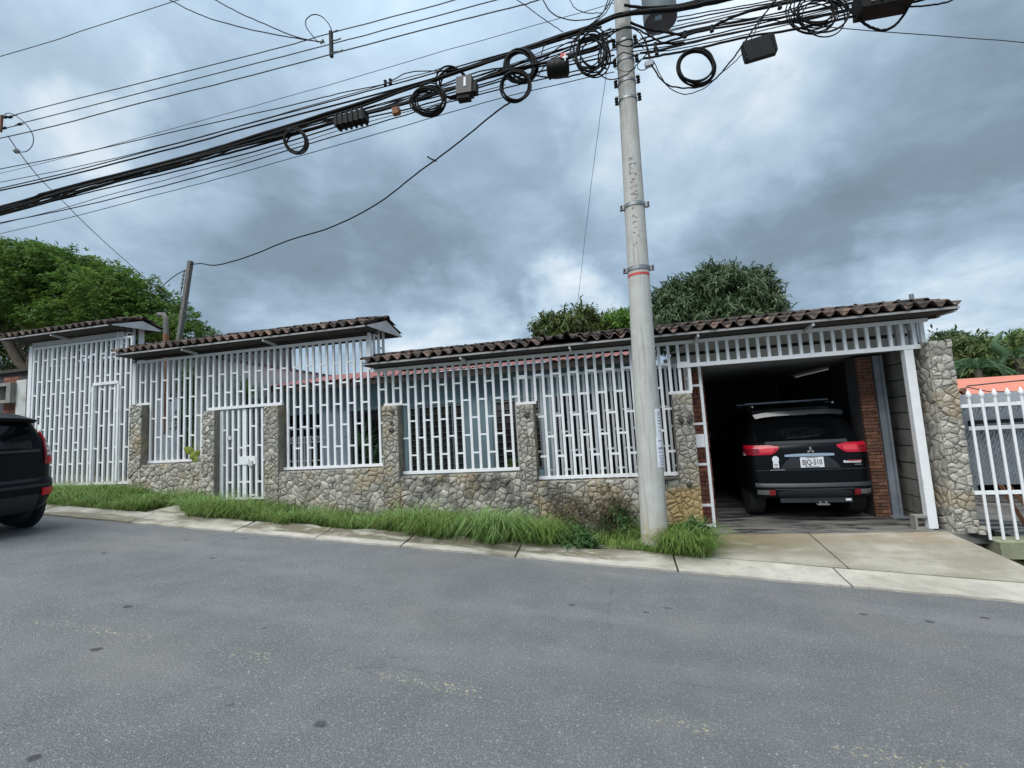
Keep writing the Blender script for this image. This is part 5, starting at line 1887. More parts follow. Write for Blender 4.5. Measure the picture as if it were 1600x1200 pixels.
lp(MB().box((.02, .395, 1.632), (.23, .05, .022)), 'brake_light', mat('smoked_lamp', (.16, .13, .14), None, rough=.2), sv)
lp(MB().tube([(-.28, .185, 1.265), (.02, .195, 1.275), (.22, .20, 1.292)], .016, 6), 'rear_wiper', M_BPLAST, sv)
lp(SUV.patch(-.60, .60, 1.175, 1.222, .006, 12, 2), 'window_ledge', mat('ledge_gloss', (.06, .068, .075), None, rough=.25, coat=.5), sv, 60)
for s in (-1, 1):
    f0 = lambda a: 1.025 + .085 * max(0, (.54 - abs(a)) / .12) ** 1.2
    f1 = lambda a: 1.165 - .02 * max(0, (.55 - abs(a)) / .13) + .03 * max(0, abs(a) - .75)
    o = lp(SUV.patch(s * .42, s * 1.06, f0, f1, .016, 14, 4), 'tail_light', M_LAMPR, sv, 60)
    lp(SUV.patch(s * .72, s * 1.05, lambda a: f0(a) + .015, lambda a: f1(a) - .05, .020, 8, 2), 'lamp_insert', M_LAMPD, o, 60)
    lp(SUV.patch(s * .50, s * .70, lambda a: f0(a) + .035, lambda a: f1(a) - .035, .020, 6, 2), 'lamp_insert', mat('lamp_glow_red', (.75, .05, .07), None, rough=.2, coat=.4), o, 60)
    lp(SUV.patch(s * .96, s * 1.07, lambda a: f0(a) - .012, lambda a: f0(a) + .03, .021, 4, 1), 'lamp_insert', M_LAMPW, o, 60)
    b = lp(SUV.patch(s * .56, s * .82, .415, .485, .008, 6, 2), 'reverse_lamp', mat('dim_lens', (.13, .135, .135), None, rough=.25, coat=.4), sv, 60)
    lp(SUV.patch(s * .56, s * .645, .41, .49, .012, 4, 2), 'reflector', M_LAMPD, b, 60)
    lp(SUV.patch(s * 1.18, s * 1.95, 1.235, 1.56, .004, 8, 4), 'quarter_window', M_GLASSD, sv, 60)
    lp(SUV.patch(s * 2.02, s * 3.0, 1.235, 1.56, .004, 8, 4), 'side_window', M_GLASSD, sv, 60)
    lp(MB().lathe((s * 1.03, 2.95, 1.24), [(.03, -.07), (.10, -.06), (.115, 0), (.09, .05)], 14, axis='Y'), 'door_mirror', M_CARP, sv)
    lp(MB().tube([(s * .63, .62, 1.80), (s * .64, 1.2, 1.825), (s * .63, 2.1, 1.80)], .018, 6), 'roof_rail', M_SILVER, sv)
    for y in (.95, 1.7):
        lp(MB().box((s * .62, y, 1.80), (.06, .06, .09)), 'rack_foot', M_BPLAST, sv)
    wheel(sv, s * .745, .74, .365, .24)
    wheel(sv, s * .775, 3.55, .365, .24)
for y in (.95, 1.7):
    lp(MB().box((0, y, 1.862), (1.36, .055, .02)), 'rack_bar', M_BARGREY, sv)
lp(SUV.patch(-.84, .84, .530, .578, .010, 16, 2), 'bumper_step', M_TRIM2, sv, 60)
lp(SUV.patch(-.52, .52, lambda a: .375 + .02 * (abs(a) / .52) ** 3, lambda a: .495 - .035 * (abs(a) / .52) ** 4, .014, 14, 3), 'bumper_panel', M_TRIM, sv, 60)
lp(SUV.patch(-.55, .55, .492, .508, .016, 14, 1), 'bumper_edge', M_TRIM2, sv, 60)
lp(MB().box((0.02, .10, .325), (1.02, .05, .07)), 'tow_plate', M_TRIM2, sv)
lp(MB().box((.47, .072, .33), (.075, .006, .03)), 'bumper_sticker', M_PAPER, sv)
hk = MB().box((.10, .06, .27), (.17, .10, .02)).box((.06, .06, .29), (.02, .08, .05)).box((.14, .06, .29), (.02, .08, .05))
lp(hk, 'tow_hitch', M_STEEL, sv)
lp(SUV.patch(-.43, .43, lambda a: .80, lambda a: .985 - .175 * min(1, max(0, (abs(a) - .29) / .14)), .003, 10, 3), 'plate_recess', mat('recess_paint', (.014, .016, .018), None, rough=.25, coat=.5), sv, 60)
lp(SUV.patch(-.355, .355, lambda a: .985 + .0 * a, lambda a: 1.03 - .012 * (abs(a) / .355) ** 3, .022, 10, 2), 'garnish', M_CHROME, sv, 50)
lp(SUV.patch(-.80, .80, .776, .786, .006, 16, 1), 'crease_trim', M_TRIM2, sv, 60)
pl = lp(MB().box((.02, .062, .898), (.335, .012, .155)), 'number_plate', M_PLATE, sv)
text_part('BJQ-510', pl, .112, (.02, .0545, .894), M_INKD, sx=.74)
lp(MB().box((.02, .0545, .965), (.16, .002, .008)).box((.02, .0545, .832), (.20, .002, .006)), 'plate_print', M_INKD, pl)
em = MB()
for a in (PI / 2, PI / 2 + 2 * PI / 3, PI / 2 + 4 * PI / 3):
    d, n_ = Vector((math.cos(a), 0, math.sin(a))), Vector((-math.sin(a), 0, math.cos(a)))
    c = Vector((.02, .062, 1.078))
    em.prism([c, c + d * .031 + n_ * .019, c + d * .062, c + d * .031 - n_ * .019], (0, .02, 0))
lp(em, 'emblem', M_CHROME, sv)
# stickers
st = MB()
st.lathe((-.50, .078, .955), [(.002, -.003), (.052, -.002), (.05, .004)], 18, axis='Y')
o = lp(st, 'head_sticker', M_PAPER, sv)
o.scale = (1, 1, 1)
o2 = lp(MB().box((-.50, .082, .868), (.085, .01, .095)).box((-.50, .082, .918), (.05, .01, .02)), 'body_sticker', M_PAPER, sv)
text_part('NO', o2, .035, (-.50, .0755, .872), M_INKD)
lp(MB().box((-.50, .076, .835), (.05, .002, .010)), 'sticker_print', M_INKD, o2)
lp(MB().box((-.485, .082, .790), (.22, .012, .011)), 'model_script', M_SILVER, sv)
bd = lp(MB().box((.62, .094, .895), (.20, .01, .016)).box((.60, .094, .878), (.22, .01, .010)), 'side_badge', M_PAPER, sv)
lp(MB().box((.63, .087, .903), (.18, .004, .014)), 'badge_red', M_RED, bd)
lp(MB().lathe((.49, .088, .89), [(.002, -.003), (.018, -.002), (.018, .006)], 12, axis='Y'), 'badge_disc', M_PAPER, bd)
lp(MB().box((.67, .092, .845), (.10, .008, .008)), 'model_script', M_SILVER, sv)

# the boxy hatchback at the left edge, its nose away from us
HAT = Shell([
    (0.22, .70, .20, 3.9, .2, .04), (0.27, .78, .10, 3.95, .2, .05), (.36, .84, .03, 4.0, .22, .06), (.50, .875, 0, 4.05, .24, .07), (.62, .885, .0, 4.05, .24, .07), (.68, .88, .015, 4.05, .23, .07), (.72, .868, .07, 4.05, .22, .06), (.84, .86, .085, 4.0, .20, .06),
    (.97, .85, .095, 3.9, .18, .06), (1.06, .835, .11, 3.6, .17, .06), (1.10, .825, .12, 3.15, .16, .06), (1.25, .765, .155, 2.75, .15, .06), (1.40, .69, .20, 2.45, .15, .06), (1.50, .64, .235, 2.3, .15, .05), (1.55, .60, .25, 2.2, .15, .05), (1.585, .54, .33, 2.1, .16, .04), (1.605, .44, .55, 1.9, .18, .03)])
hz_ = street_z(-8.0, 4.1) + .03
ht = thing('hatchback', 'black boxy hatchback at the left edge with tall red and white tail lamp', 'car', (-7.86, 4.06, hz_ - .02), rot=(0, 0, 0))
ht.rotation_euler = (Matrix.Rotation(math.radians(4.4), 4, 'Y') @ Matrix.Rotation(math.radians(90), 4, 'Z')).to_euler()
lp(HAT.body(), 'body', M_CARP2, ht, 35)
lp(HAT.patch(-.56, .56, lambda a: 1.12 - .0 * a, lambda a: 1.475, .004, 12, 5), 'rear_window', M_GLASSD, ht, 60)
vs = []
sp_ = MB()
for y, z, w in ((.13, 1.50, .57), (.12, 1.545, .60), (.42, 1.615, .56), (.44, 1.56, .56), (.25, 1.50, .55)):
    for i in range(11):
        t = -1 + 2 * i / 10
        vs.append((t * w, y + .06 * t * t, z - .03 * t ** 4))
sp_.add(vs, [(j * 11 + i, j * 11 + i + 1, ((j + 1) % 5) * 11 + i + 1, ((j + 1) % 5) * 11 + i) for j in range(5) for i in range(10)])
lp(sp_, 'spoiler', M_CARP2, ht, 50)
lp(MB().tube([(0, .10, 1.125), (.25, .115, 1.135), (.42, .135, 1.14)], .014, 6), 'rear_wiper', M_BPLAST, ht)
lp(HAT.patch(-.66, .66, 1.075, 1.105, .008, 12, 2), 'window_ledge', mat('ledge_dark', (.03, .033, .037), None, rough=.3), ht, 60)
lp(HAT.patch(-.66, .66, .735, 1.05, .006, 12, 4), 'tailgate', M_CARP2, ht, 60)
lp(HAT.patch(-.80, .80, .60, .635, .010, 14, 2), 'bumper_crease', M_TRIM, ht, 60)
lp(HAT.patch(-.62, .62, .27, .50, .010, 14, 3), 'bumper_panel', M_TRIM, ht, 60)
lp(MB().box((-.05, -.02, .43), (.34, .01, .15)), 'number_plate', M_PLATE, ht)
for s in (-1, 1):
    g0 = lambda a: abs(a) - .70
    o = lp(HAT.patch(s * .71, s * .90, lambda a: .90, lambda a: 1.37 - .9 * max(0, .05 - g0(a)), .018, 6, 8), 'tail_light', M_LAMPD, ht, 60)
    for z0, z1, m in ((.905, 1.0, M_LAMPR), (1.02, 1.20, M_LAMPW), (1.21, 1.35, M_LAMPR)):
        if m is M_LAMPW:
            for k in range(3):
                lp(HAT.patch(s * .735, s * .885, z0 + k * .062, z0 + k * .062 + .046, .024, 5, 2), 'lamp_insert', m, o, 60)
        else:
            lp(HAT.patch(s * .74, s * .89, z0, z1, .023, 5, 3), 'lamp_insert', m, o, 60)
    lp(HAT.patch(s * .66, s * .87, .475, .575, .012, 6, 2), 'reflector', M_LAMPR, ht, 60)
    lp(HAT.patch(s * 1.15, s * 2.9, 1.10, 1.42, .004, 10, 4), 'side_window', M_GLASSD, ht, 60)
    lp(MB().lathe((s * .98, 2.75, 1.12), [(.03, -.06), (.10, -.05), (.11, 0), (.08, .05)], 12, axis='Y'), 'door_mirror', M_CARP2, ht)
    wheel(ht, s * .765, .70, .315, .21)
    wheel(ht, s * .765, 3.25, .315, .21)
    lp(MB().lathe((s * .845, .70, .315), [(.345, -.05), (.39, -.02), (.39, .03), (.345, .035)], 24, axis='X'), 'wheel_arch', M_TRIM, ht)


# ------------------------------------------------------------------ vegetation
def mesh_np(name, verts, faces_flat, nper, m, smooth=False):
    """faces of nper corners each, given flat"""
    me = bpy.data.meshes.new(name)
    nv, nf = len(verts), len(faces_flat) // nper
    me.vertices.add(nv)
    me.vertices.foreach_set('co', np.asarray(verts, np.float32).ravel())
    me.loops.add(nf * nper)
    me.loops.foreach_set('vertex_index', np.asarray(faces_flat, np.int32))
    me.polygons.add(nf)
    me.polygons.foreach_set('loop_start', np.arange(0, nf * nper, nper, dtype=np.int32))
    me.polygons.foreach_set('loop_total', np.full(nf, nper, np.int32))
    if smooth:
        me.polygons.foreach_set('use_smooth', np.ones(nf, bool))
    me.materials.append(m)
    me.update(calc_edges=True)
    me.validate()
    return me


def unit(v):
    return v / np.maximum(np.linalg.norm(v, axis=1, keepdims=True), 1e-9)


def leaves_np(pos, d, n, L, W, bend=0.25):
    """pointed leaves, folded at the midrib: base, left, tip, right"""
    s = unit(np.cross(d, n))
    n = unit(np.cross(s, d))
    L, W = L[:, None], W[:, None]
    base = pos
    mid = pos + d * L * 0.45 + n * L * 0.06
    tip = pos + d * L - n * L * bend
    v = np.stack([base, mid + s * W * .5, tip, mid - s * W * .5], 1).reshape(-1, 3)
    f = np.arange(len(pos) * 4)
    return v, f


def pxblob(px, py, rx, ry, Y, dep):
    c = at(px, py, Y)
    k = (c - CAM).dot(F_) / FPX
    return (np.array(c), np.array([rx * k, dep, ry * k]))


def crown(blobs, n, size, rg, per=7, droop=0.35, spread_=0.9, aspect=0.3, shell=0.55, flat=0.0):
    """sprays of leaves through the outer part of several lobes"""
    vol = np.array([b[1].prod() ** (2 / 3) for b in blobs])
    pick = rg.choice(len(blobs), n, p=vol / vol.sum())
    c = np.array([b[0] for b in blobs])[pick]
    r = np.array([b[1] for b in blobs])[pick]
    u = unit(rg.normal(size=(n, 3)))
    rad = rg.uniform(shell ** 3, 1, n) ** (1 / 3)
    lump = 1 + 0.16 * np.sin(u[:, 0] * 7 + pick) * np.sin(u[:, 2] * 6 + pick * 2) + 0.1 * np.sin(u[:, 1] * 11 + pick)
    p = c + u * r * (rad * lump)[:, None]
    out = unit(u / r)
    P = np.repeat(p, per, 0)
    O = np.repeat(out, per, 0)
    d = unit(O * 0.6 + rg.normal(size=P.shape) * spread_ + np.array([0, 0, -droop]))
    if flat:
        d[:, 2] *= (1 - flat)
        d = unit(d)
    nn = unit(O * 0.5 + np.array([0, 0, 1.0]) + rg.normal(size=P.shape) * 0.4)
    L = size * rg.uniform(.65, 1.25, len(P))
    return leaves_np(P + rg.normal(size=P.shape) * size * .25, d, nn, L, L * aspect)


def limb(mb, a, b, r0, r1, q, n=5):
    a, b = Vector(a), Vector(b)
    pts = [a.lerp(b, i / n) + Vector((q.uniform(-1, 1), q.uniform(-1, 1), q.uniform(-1, 1))) * ((b - a).length * .04 if 0 < i < n else 0) for i in range(n + 1)]
    mb.tube(pts, [r0 + (r1 - r0) * i / n for i in range(n + 1)], 8)
    return pts


def tree(name, label, foot, blobs, n, size, m, seed, group=None, trunk_r=.2, **kw):
    rg = np.random.default_rng(seed)
    q = random.Random(seed)
    t = thing(name, label, 'tree', foot, group)
    v, f = crown(blobs, n, size, rg, **kw)
    link('crown', mesh_np('crown', v, f, 4, m), t)
    mb = MB()
    cs = [Vector(b[0]) for b in blobs]
    mid = sum(cs, Vector()) / len(cs)
    fork = Vector(foot).lerp(Vector((mid.x, mid.y, mid.z)), .55)
    fork.x = foot[0] + (fork.x - foot[0]) * .6
    limb(mb, foot, fork, trunk_r, trunk_r * .75, q)
    for c in cs:
        pts = limb(mb, fork, fork.lerp(c, .95), trunk_r * .6, trunk_r * .14, q, 6)
        for k in range(5):
            a = pts[2 + k % 4]
            limb(mb, a, a + (c - a) * .4 + Vector((q.uniform(-1, 1), q.uniform(-1, 1), q.uniform(0, 1))) * 1.0, trunk_r * .2, trunk_r * .05, q, 3)
    mb.build('trunk', M_BARK, t, smooth=60)
    return t


TY = 14.0
fl = at(50, 640, TY)
tree('spreading_tree', 'broad bright green spreading tree at the far left behind the driveway gate', (fl.x, TY, 0.9),
     [pxblob(-70, 440, 70, 48, TY, 2.6), pxblob(10, 430, 75, 40, TY, 2.6), pxblob(80, 420, 60, 32, TY - .6, 2.2), pxblob(120, 440, 70, 42, TY, 2.6), pxblob(190, 458, 50, 34, TY - .5, 2.2), pxblob(232, 490, 42, 32, TY, 2.0), pxblob(275, 520, 36, 26, TY, 1.8),
      pxblob(60, 470, 70, 38, TY - .4, 2.2), pxblob(140, 500, 70, 32, TY - .2, 2.2), pxblob(-20, 490, 60, 40, TY, 2.2), pxblob(200, 520, 60, 30, TY, 2), pxblob(60, 402, 34, 16, TY, 1.4), pxblob(25, 545, 40, 12, TY + 1, 1.5)],
     9500, .175, M_LEAF1, 21, trunk_r=.32, per=9, droop=.05, flat=.55, aspect=.34, shell=.45)
fl = at(905, 640, 15.5)
tree('olive_green_tree', 'rounded olive green tree directly left of the utility pole, behind the house', (fl.x, 15.5, 0.3),
     [pxblob(865, 515, 32, 24, 15.5, 1.2), pxblob(905, 508, 36, 26, 15.3, 1.3), pxblob(940, 520, 34, 26, 15.5, 1.2), pxblob(890, 540, 50, 22, 15.2, 1.2), pxblob(955, 540, 36, 24, 15.5, 1.2), pxblob(920, 560, 60, 18, 15.5, 1.2)],
     2400, .21, M_LEAF3, 22, trunk_r=.16, per=8, droop=.35, shell=.5)
fl = at(975, 640, 15.0)
tree('lime_green_tree', 'small lime green tree top between the olive green tree and the utility pole', (fl.x, 14.6, 0.3),
     [pxblob(966, 505, 22, 20, 14.6, .8), pxblob(985, 512, 20, 26, 14.6, .8), pxblob(970, 535, 22, 22, 14.6, .8)], 620, .17, M_LEAF4, 23, trunk_r=.09, per=8, droop=.0, shell=.45)
fl = at(1110, 640, 17)
tree('mango_tree', 'big dark mango tree with drooping leaves right of the utility pole', (fl.x, 17.0, 0.2),
     [pxblob(1110, 456, 46, 34, 17, 1.7), pxblob(1160, 460, 42, 32, 16.8, 1.6), pxblob(1060, 472, 42, 30, 17, 1.6), pxblob(1075, 500, 60, 30, 16.5, 1.5), pxblob(1150, 490, 62, 34, 16.4, 1.6), pxblob(1190, 500, 34, 28, 16.8, 1.4), pxblob(1035, 505, 26, 24, 17, 1.3),
      pxblob(1120, 432, 20, 12, 17, .9), pxblob(1170, 438, 20, 12, 17, .9), pxblob(1110, 530, 90, 18, 16.6, 1.4)],
     6500, .235, M_LEAF2, 24, trunk_r=.26, per=9, droop=.6, aspect=.22, shell=.6)

# greenery behind the neighbour at the right
def shrub(name, label, cat, blobs, n, size, m, seed, group=None, foot=None, stems=3, **kw):
    rg = np.random.default_rng(seed)
    q = random.Random(seed)
    c0 = Vector(blobs[0][0])
    foot = foot or (c0.x, c0.y, 0)
    t = thing(name, label, cat, foot, group)
    v, f = crown(blobs, n, size, rg, **kw)
    link('leaves', mesh_np('leaves', v, f, 4, m), t)
    mb = MB()
    for b in blobs[:stems]:
        limb(mb, Vector(foot) + Vector((q.uniform(-.05, .05), q.uniform(-.05, .05), 0)), Vector(b[0]), .02 + .012 * size, .006, q, 4)
    mb.build('stems', M_BARK, t, smooth=60)
    return t


shrub('broadleaf_tree', 'olive brown leafy tree behind the salmon roof, right of the stone column', 'tree', [pxblob(1495, 555, 26, 26, 18, 1.5), pxblob(1530, 580, 40, 20, 18, 1.5), pxblob(1575, 585, 40, 20, 18, 1.5), pxblob(1610, 560, 34, 40, 19, 1.5), pxblob(1560, 560, 30, 14, 19, 1.2)], 2200, .24, M_LEAF3, 31, per=7, shell=.35)
shrub('yellowish_tree', 'sparse yellowish tree at the right edge above the salmon roof', 'tree', [pxblob(1590, 540, 30, 16, 22, 1.5), pxblob(1560, 548, 24, 10, 22, 1.2), pxblob(1620, 530, 30, 20, 22, 1.5)], 420, .26, M_LEAF4, 32, per=7, shell=.2)
shrub('dark_hedge_tree', 'dark green tree mass low behind the stone column, left of the palm', 'tree', [pxblob(1480, 560, 20, 40, 20, 1.4), pxblob(1510, 550, 24, 22, 20, 1.4), pxblob(1485, 528, 14, 6, 20, .8)], 1000, .24, M_LEAF2, 33, per=7, shell=.3)
shrub('far_tree', 'dark tree tops glimpsed behind the left gate and the brick pillar', 'tree', [pxblob(10, 560, 50, 24, 17, 1.8), pxblob(-30, 590, 60, 40, 17, 1.8)], 700, .28, M_LEAF2, 34, per=7, shell=.4)


def frond(mb_v, mb_f, a, d, L, q, droop=.5, leaflets=20, w=.24, lw=.016):
    """an arching palm leaf: leaflets along a bent rib; returns the rib"""
    d = Vector(d).normalized()
    side = d.cross(Vector((0, 0, 1)))
    if side.length < .01:
        side = Vector((1, 0, 0))
    side.normalize()
    rib = []
    for i in range(13):
        t = i / 12
        rib.append(Vector(a) + d * L * t + Vector((0, 0, -droop * L * t * t)))
    for k in range(leaflets):
        t = .12 + .86 * k / leaflets
        i = min(int(t * 12), 11)
        p = rib[i].lerp(rib[i + 1], t * 12 - i)
        tg = (rib[i + 1] - rib[i]).normalized()
        ln = w * L * math.sin(PI * min(t * .9 + .1, 1)) ** .7 * .9
        for s in (-1, 1):
            dd = (side * s + tg * .7 + Vector((0, 0, -.25 + q.uniform(-.1, .1)))).normalized()
            up = tg * lw * .5 * L ** .3
            o = len(mb_v)
            mb_v += [p - up, p + dd * ln * .5 + Vector((0, 0, .02)) + up * .9, p + dd * ln + Vector((0, 0, -.06 * ln)), p + dd * ln * .5 - up * .9]
            mb_f.append((o, o + 1, o + 2, o + 3))
    return rib


def palm(name, label, crown_c, foot, fronds, L, m, seed, cat='palm', **kw):
    q = random.Random(seed)
    t = thing(name, label, cat, foot)
    mb = MB()
    pts = [Vector(foot).lerp(Vector(crown_c), i / 6) for i in range(7)]
    mb.tube(pts, [.12, .10, .09, .09, .085, .08, .09], 8)
    mb.build('trunk', M_BARK, t, smooth=60)
    for k in range(fronds):
        az = 2 * PI * k / fronds + q.uniform(-.3, .3)
        el = q.uniform(.35, 1.25)
        v, f = [], []
        rib = frond(v, f, crown_c, (math.cos(az) * math.cos(el), math.sin(az) * math.cos(el), math.sin(el)), L * q.uniform(.8, 1.15), q, droop=q.uniform(.75, 1.2), **kw)
        r = MB().add(v, f)
        r.tube(rib, [.018 - .0012 * i for i in range(13)], 4)
        r.build('frond', m, t)


pc = at(1528, 578, 15.5)
palm('palm_tree', 'blue green palm with arching fronds above the salmon roof', pc, (pc.x, 15.5, -.4), 15, 1.45, M_PALM, 41)
pc = at(1590, 560, 16.5)
palm('banana_plant', 'tall upright frond plant at the right edge beside the palm', pc, (pc.x, 16.5, -.4), 9, 1.7, M_PALM, 42, cat='plant', leaflets=20, w=.16, lw=.018)
# curled young frond standing up
pc = at(1562, 570, 16)
t = thing('banana_shoot', 'upright curled banana leaf standing behind the palm', 'plant', (pc.x, 16, 0))
q = random.Random(5)
mb = MB()
top = at(1561, 518, 16)
pts = [pc.lerp(top, i / 8) + Vector((.12 * math.sin(i * .9), 0, 0)) for i in range(9)]
mb.tube(pts, [.05, .07, .10, .12, .11, .10, .08, .06, .02], 7)
mb.build('rolled_leaf', M_PALM, t, smooth=60)

# courtyard plants behind the bars
for k, (px, py, Y, L, lab) in enumerate(((352, 610, 8.6, .75, 'spiky yucca in the courtyard behind the pedestrian gate, taller one'), (386, 620, 9.0, .62, 'spiky yucca in the courtyard behind the pedestrian gate, shorter one'), (566, 700, 9.2, .7, 'palm like plant in the courtyard before the dark doorway'), (585, 720, 8.9, .55, 'low palm like plant in the courtyard, close to the third pillar'))):
    q = random.Random(60 + k)
    c = at(px, py, Y)
    t = thing('courtyard_plant', lab, 'plant', (c.x, Y, .3))
    MB().tube([(c.x, Y, .3), (c.x + .02, Y, c.z)], [.05, .04], 7).build('stem', M_BARK, t, smooth=60)
    v, f = [], []
    for j in range(46):
        az, el = q.uniform(0, 2 * PI), q.uniform(-.2, 1.4)
        d = Vector((math.cos(az) * math.cos(el), math.sin(az) * math.cos(el), math.sin(el)))
        s = d.cross(Vector((0, 0, 1))).normalized() * .022
        l = L * q.uniform(.7, 1.1)
        o = len(v)
        v += [c - s, c + s, c + d * l * .6 + s * 1.1, c + d * l * .6 - s * 1.1, c + d * l + Vector((0, 0, -.12 * l))]
        f += [(o, o + 1, o + 2, o + 3), (o + 3, o + 2, o + 4)]
    MB().add(v, f).build('leaves', M_PALM if k > 1 else M_GRASS2, t)
shrub('courtyard_bush', 'dark bush in the courtyard behind the pedestrian gate', 'bush', [pxblob(395, 650, 22, 30, 9.4, .5), pxblob(365, 665, 22, 22, 9.3, .5)], 420, .12, M_WEED, 35, foot=(-8.0, 9.4, .3), per=6, shell=.2)
shrub('courtyard_bush', 'leafy bush behind the bars left of the pedestrian gate', 'bush', [pxblob(310, 600, 24, 34, 9.0, .5), pxblob(300, 660, 14, 40, 8.6, .35)], 420, .13, M_WEED, 36, foot=(-9.3, 9.0, .3), per=6, shell=.2)
shrub('courtyard_bush', 'small green bush at the foot of the louvre window by the fourth pillar', 'bush', [pxblob(806, 730, 7, 13, 7.75, .15)], 70, .08, M_GRASS, 37, foot=(-1.7, 7.75, .3), per=6, shell=.1, stems=1)

# the yellow green leaves that poke through the first bay
lf = thing('creeper_leaves', 'few big yellow green leaves poking through the bars above the low wall', 'plant', at(302, 715, 7.22))
for k, (px, py, a, s) in enumerate(((295, 704, 2.7, .22), (304, 714, -1.1, .26), (309, 708, .5, .17), (300, 712, -2.2, .16))):
    c = at(px, py, 7.20 - .01 * k)
    e, n_ = Vector((math.cos(a), -.15, math.sin(a))), Vector((-math.sin(a), -.1, math.cos(a)))
    vs = [c - e * s * .5 + n_ * 0]
    for t_, w in ((-.25, .30), (.05, .36), (.3, .24)):
        vs += [c + e * s * t_ + n_ * s * w, c + e * s * t_ - Vector((0, .02, 0)), c + e * s * t_ - n_ * s * w]
    vs.append(c + e * s * .55)
    fs = [(0, 1, 2), (0, 2, 3), (1, 4, 5, 2), (2, 5, 6, 3), (4, 7, 8, 5), (5, 8, 9, 6), (7, 10, 8), (8, 10, 9)]
    MB().add(vs, fs).build('leaf', M_YLEAF, lf, smooth=180)
MB().tube([at(306, 640, 7.5), at(302, 690, 7.35), at(302, 712, 7.22)], .006, 5).build('vine_stem', M_YLEAF, lf)


# verge grass: tens of thousands of blades
def blades(n, xf, rg, hgt, wid, lean):
    """xf(n) -> x, y arrays; hgt(x, y) -> blade length"""
    x, y = xf(n)
    z = np.array([verge_z(a, b) for a, b in zip(x, y)]) - .015
    L = hgt(x, y) * rg.uniform(.55, 1.2, len(x))
    az = rg.uniform(0, 2 * PI, len(x))
    ln = lean * rg.uniform(.2, 1.3, len(x))
    dx, dy = np.cos(az) * ln, np.sin(az) * ln - .12
    w = wid * rg.uniform(.7, 1.3, len(x))
    sx, sy = -np.sin(az + rg.uniform(-1, 1, len(x))), np.cos(az)
    nrm = np.hypot(sx, sy); sx, sy = sx / nrm, sy / nrm
    b = np.stack([x, y, z], 1)
    side = np.stack([sx, sy, np.zeros_like(sx)], 1) * w[:, None]
    d = np.stack([dx, dy, np.zeros_like(dx)], 1)
    up = np.array([0, 0, 1.0])
    m1 = b + (d * .25 + up * .55) * L[:, None]
    m2 = b + (d * .75 + up * (.86)) * L[:, None]
    t = b + (d * 1.35 + up * (.84 - .35 * ln[:, None])) * L[:, None]
    V = np.stack([b - side, b + side, m1 + side * .9, m1 - side * .9, m2 + side * .6, m2 - side * .6, t], 1).reshape(-1, 3)
    o = np.arange(len(x))[:, None] * 7
    F = np.concatenate([o + np.array([[0, 1, 2]]), o + np.array([[0, 2, 3]]), o + np.array([[3, 2, 4]]), o + np.array([[3, 4, 5]]), o + np.array([[5, 4, 6]])], 1).reshape(-1)
    return V, F


rg = np.random.default_rng(77)


def verge_pts(n):
    X, Yy = [], []
    while len(X) < n:
        x = rg.uniform(-13.2, 1.02, n)
        y = rg.uniform(5.98, 7.18, n)
        edge = 6.05 + .06 * np.sin(x * 5.1) + .05 * np.sin(x * 11.7 + 1)
        edge = np.where(x < -5.8, 5.99 + .04 * np.sin(x * 4), edge)
        edge = np.where((x > -0.9) & (x < 0.15), 6.16 + .08 * np.sin(x * 9), edge)
        ramp = (x > -7.9) & (x < -6.9) & (y < 6.62)                       # the crossing slab in front of the gate
        bare = (np.hypot((x + .28) / .34, (y - 6.28) / .17) < 1)
        dens = 0.55 + 0.45 * np.sin(x * 3.1 + 1.2 * np.sin(y * 4)) * np.sin(y * 5 + x)
        keep = (y > edge) & ~ramp & ~(bare & (rg.uniform(size=n) > .12)) & (rg.uniform(size=n) < .45 + .55 * dens) & (np.hypot(x - .384, y - 6.45) > .18)
        X += list(x[keep]); Yy += list(y[keep])
    return np.array(X[:n]), np.array(Yy[:n])


def gh(x, y):
    t = np.clip((y - 6.0) / 1.0, 0, 1)
    h = .225 - .02 * t + .09 * np.sin(x * 2.7) * np.sin(x * 1.1 + 2)
    h = np.where(x < -9.0, .15 + .03 * t, h)
    h = np.where((x > -.75) & (x < .55) & (y < 6.7), .10, h)
    h = np.where(x > .55, .26, h)
    return h


V, Fc = blades(46000, verge_pts, rg, gh, .0046, .95)
g = link('grass', mesh_np('grass', V, Fc, 3, M_GRASS))
tag(g, 'rank green grass on the verge between kerb and stone wall', 'grass', kind='stuff')


def clump(label, cx, cy, rad, n, h, m, seed, lean=1.1):
    r_ = np.random.default_rng(seed)

    def pts(k):
        a, q_ = r_.uniform(0, 2 * PI, k), rad * np.sqrt(r_.uniform(0, 1, k))
        return cx + np.cos(a) * q_ * 1.3, cy + np.sin(a) * q_
    v, f = blades(n, pts, r_, lambda x, y: np.full(len(x), h), .0055, lean)
    o = link('grass_clump', mesh_np('grass_clump', v, f, 3, m))
    return tag(o, label, 'grass clump', 'long grass clumps on the verge')


def vpos(px, py, z=None):
    """where the photograph's ray meets the verge"""
    d = ray(px, py)
    t = 3.0
    for _ in range(60):
        p = CAM + d * t
        t += (p.z - verge_z(p.x, min(max(p.y, 5.9), 7.3))) * 1.2 / max(.2, -d.z * 1.5 + .3)
    p = CAM + d * t
    return p.x, p.y


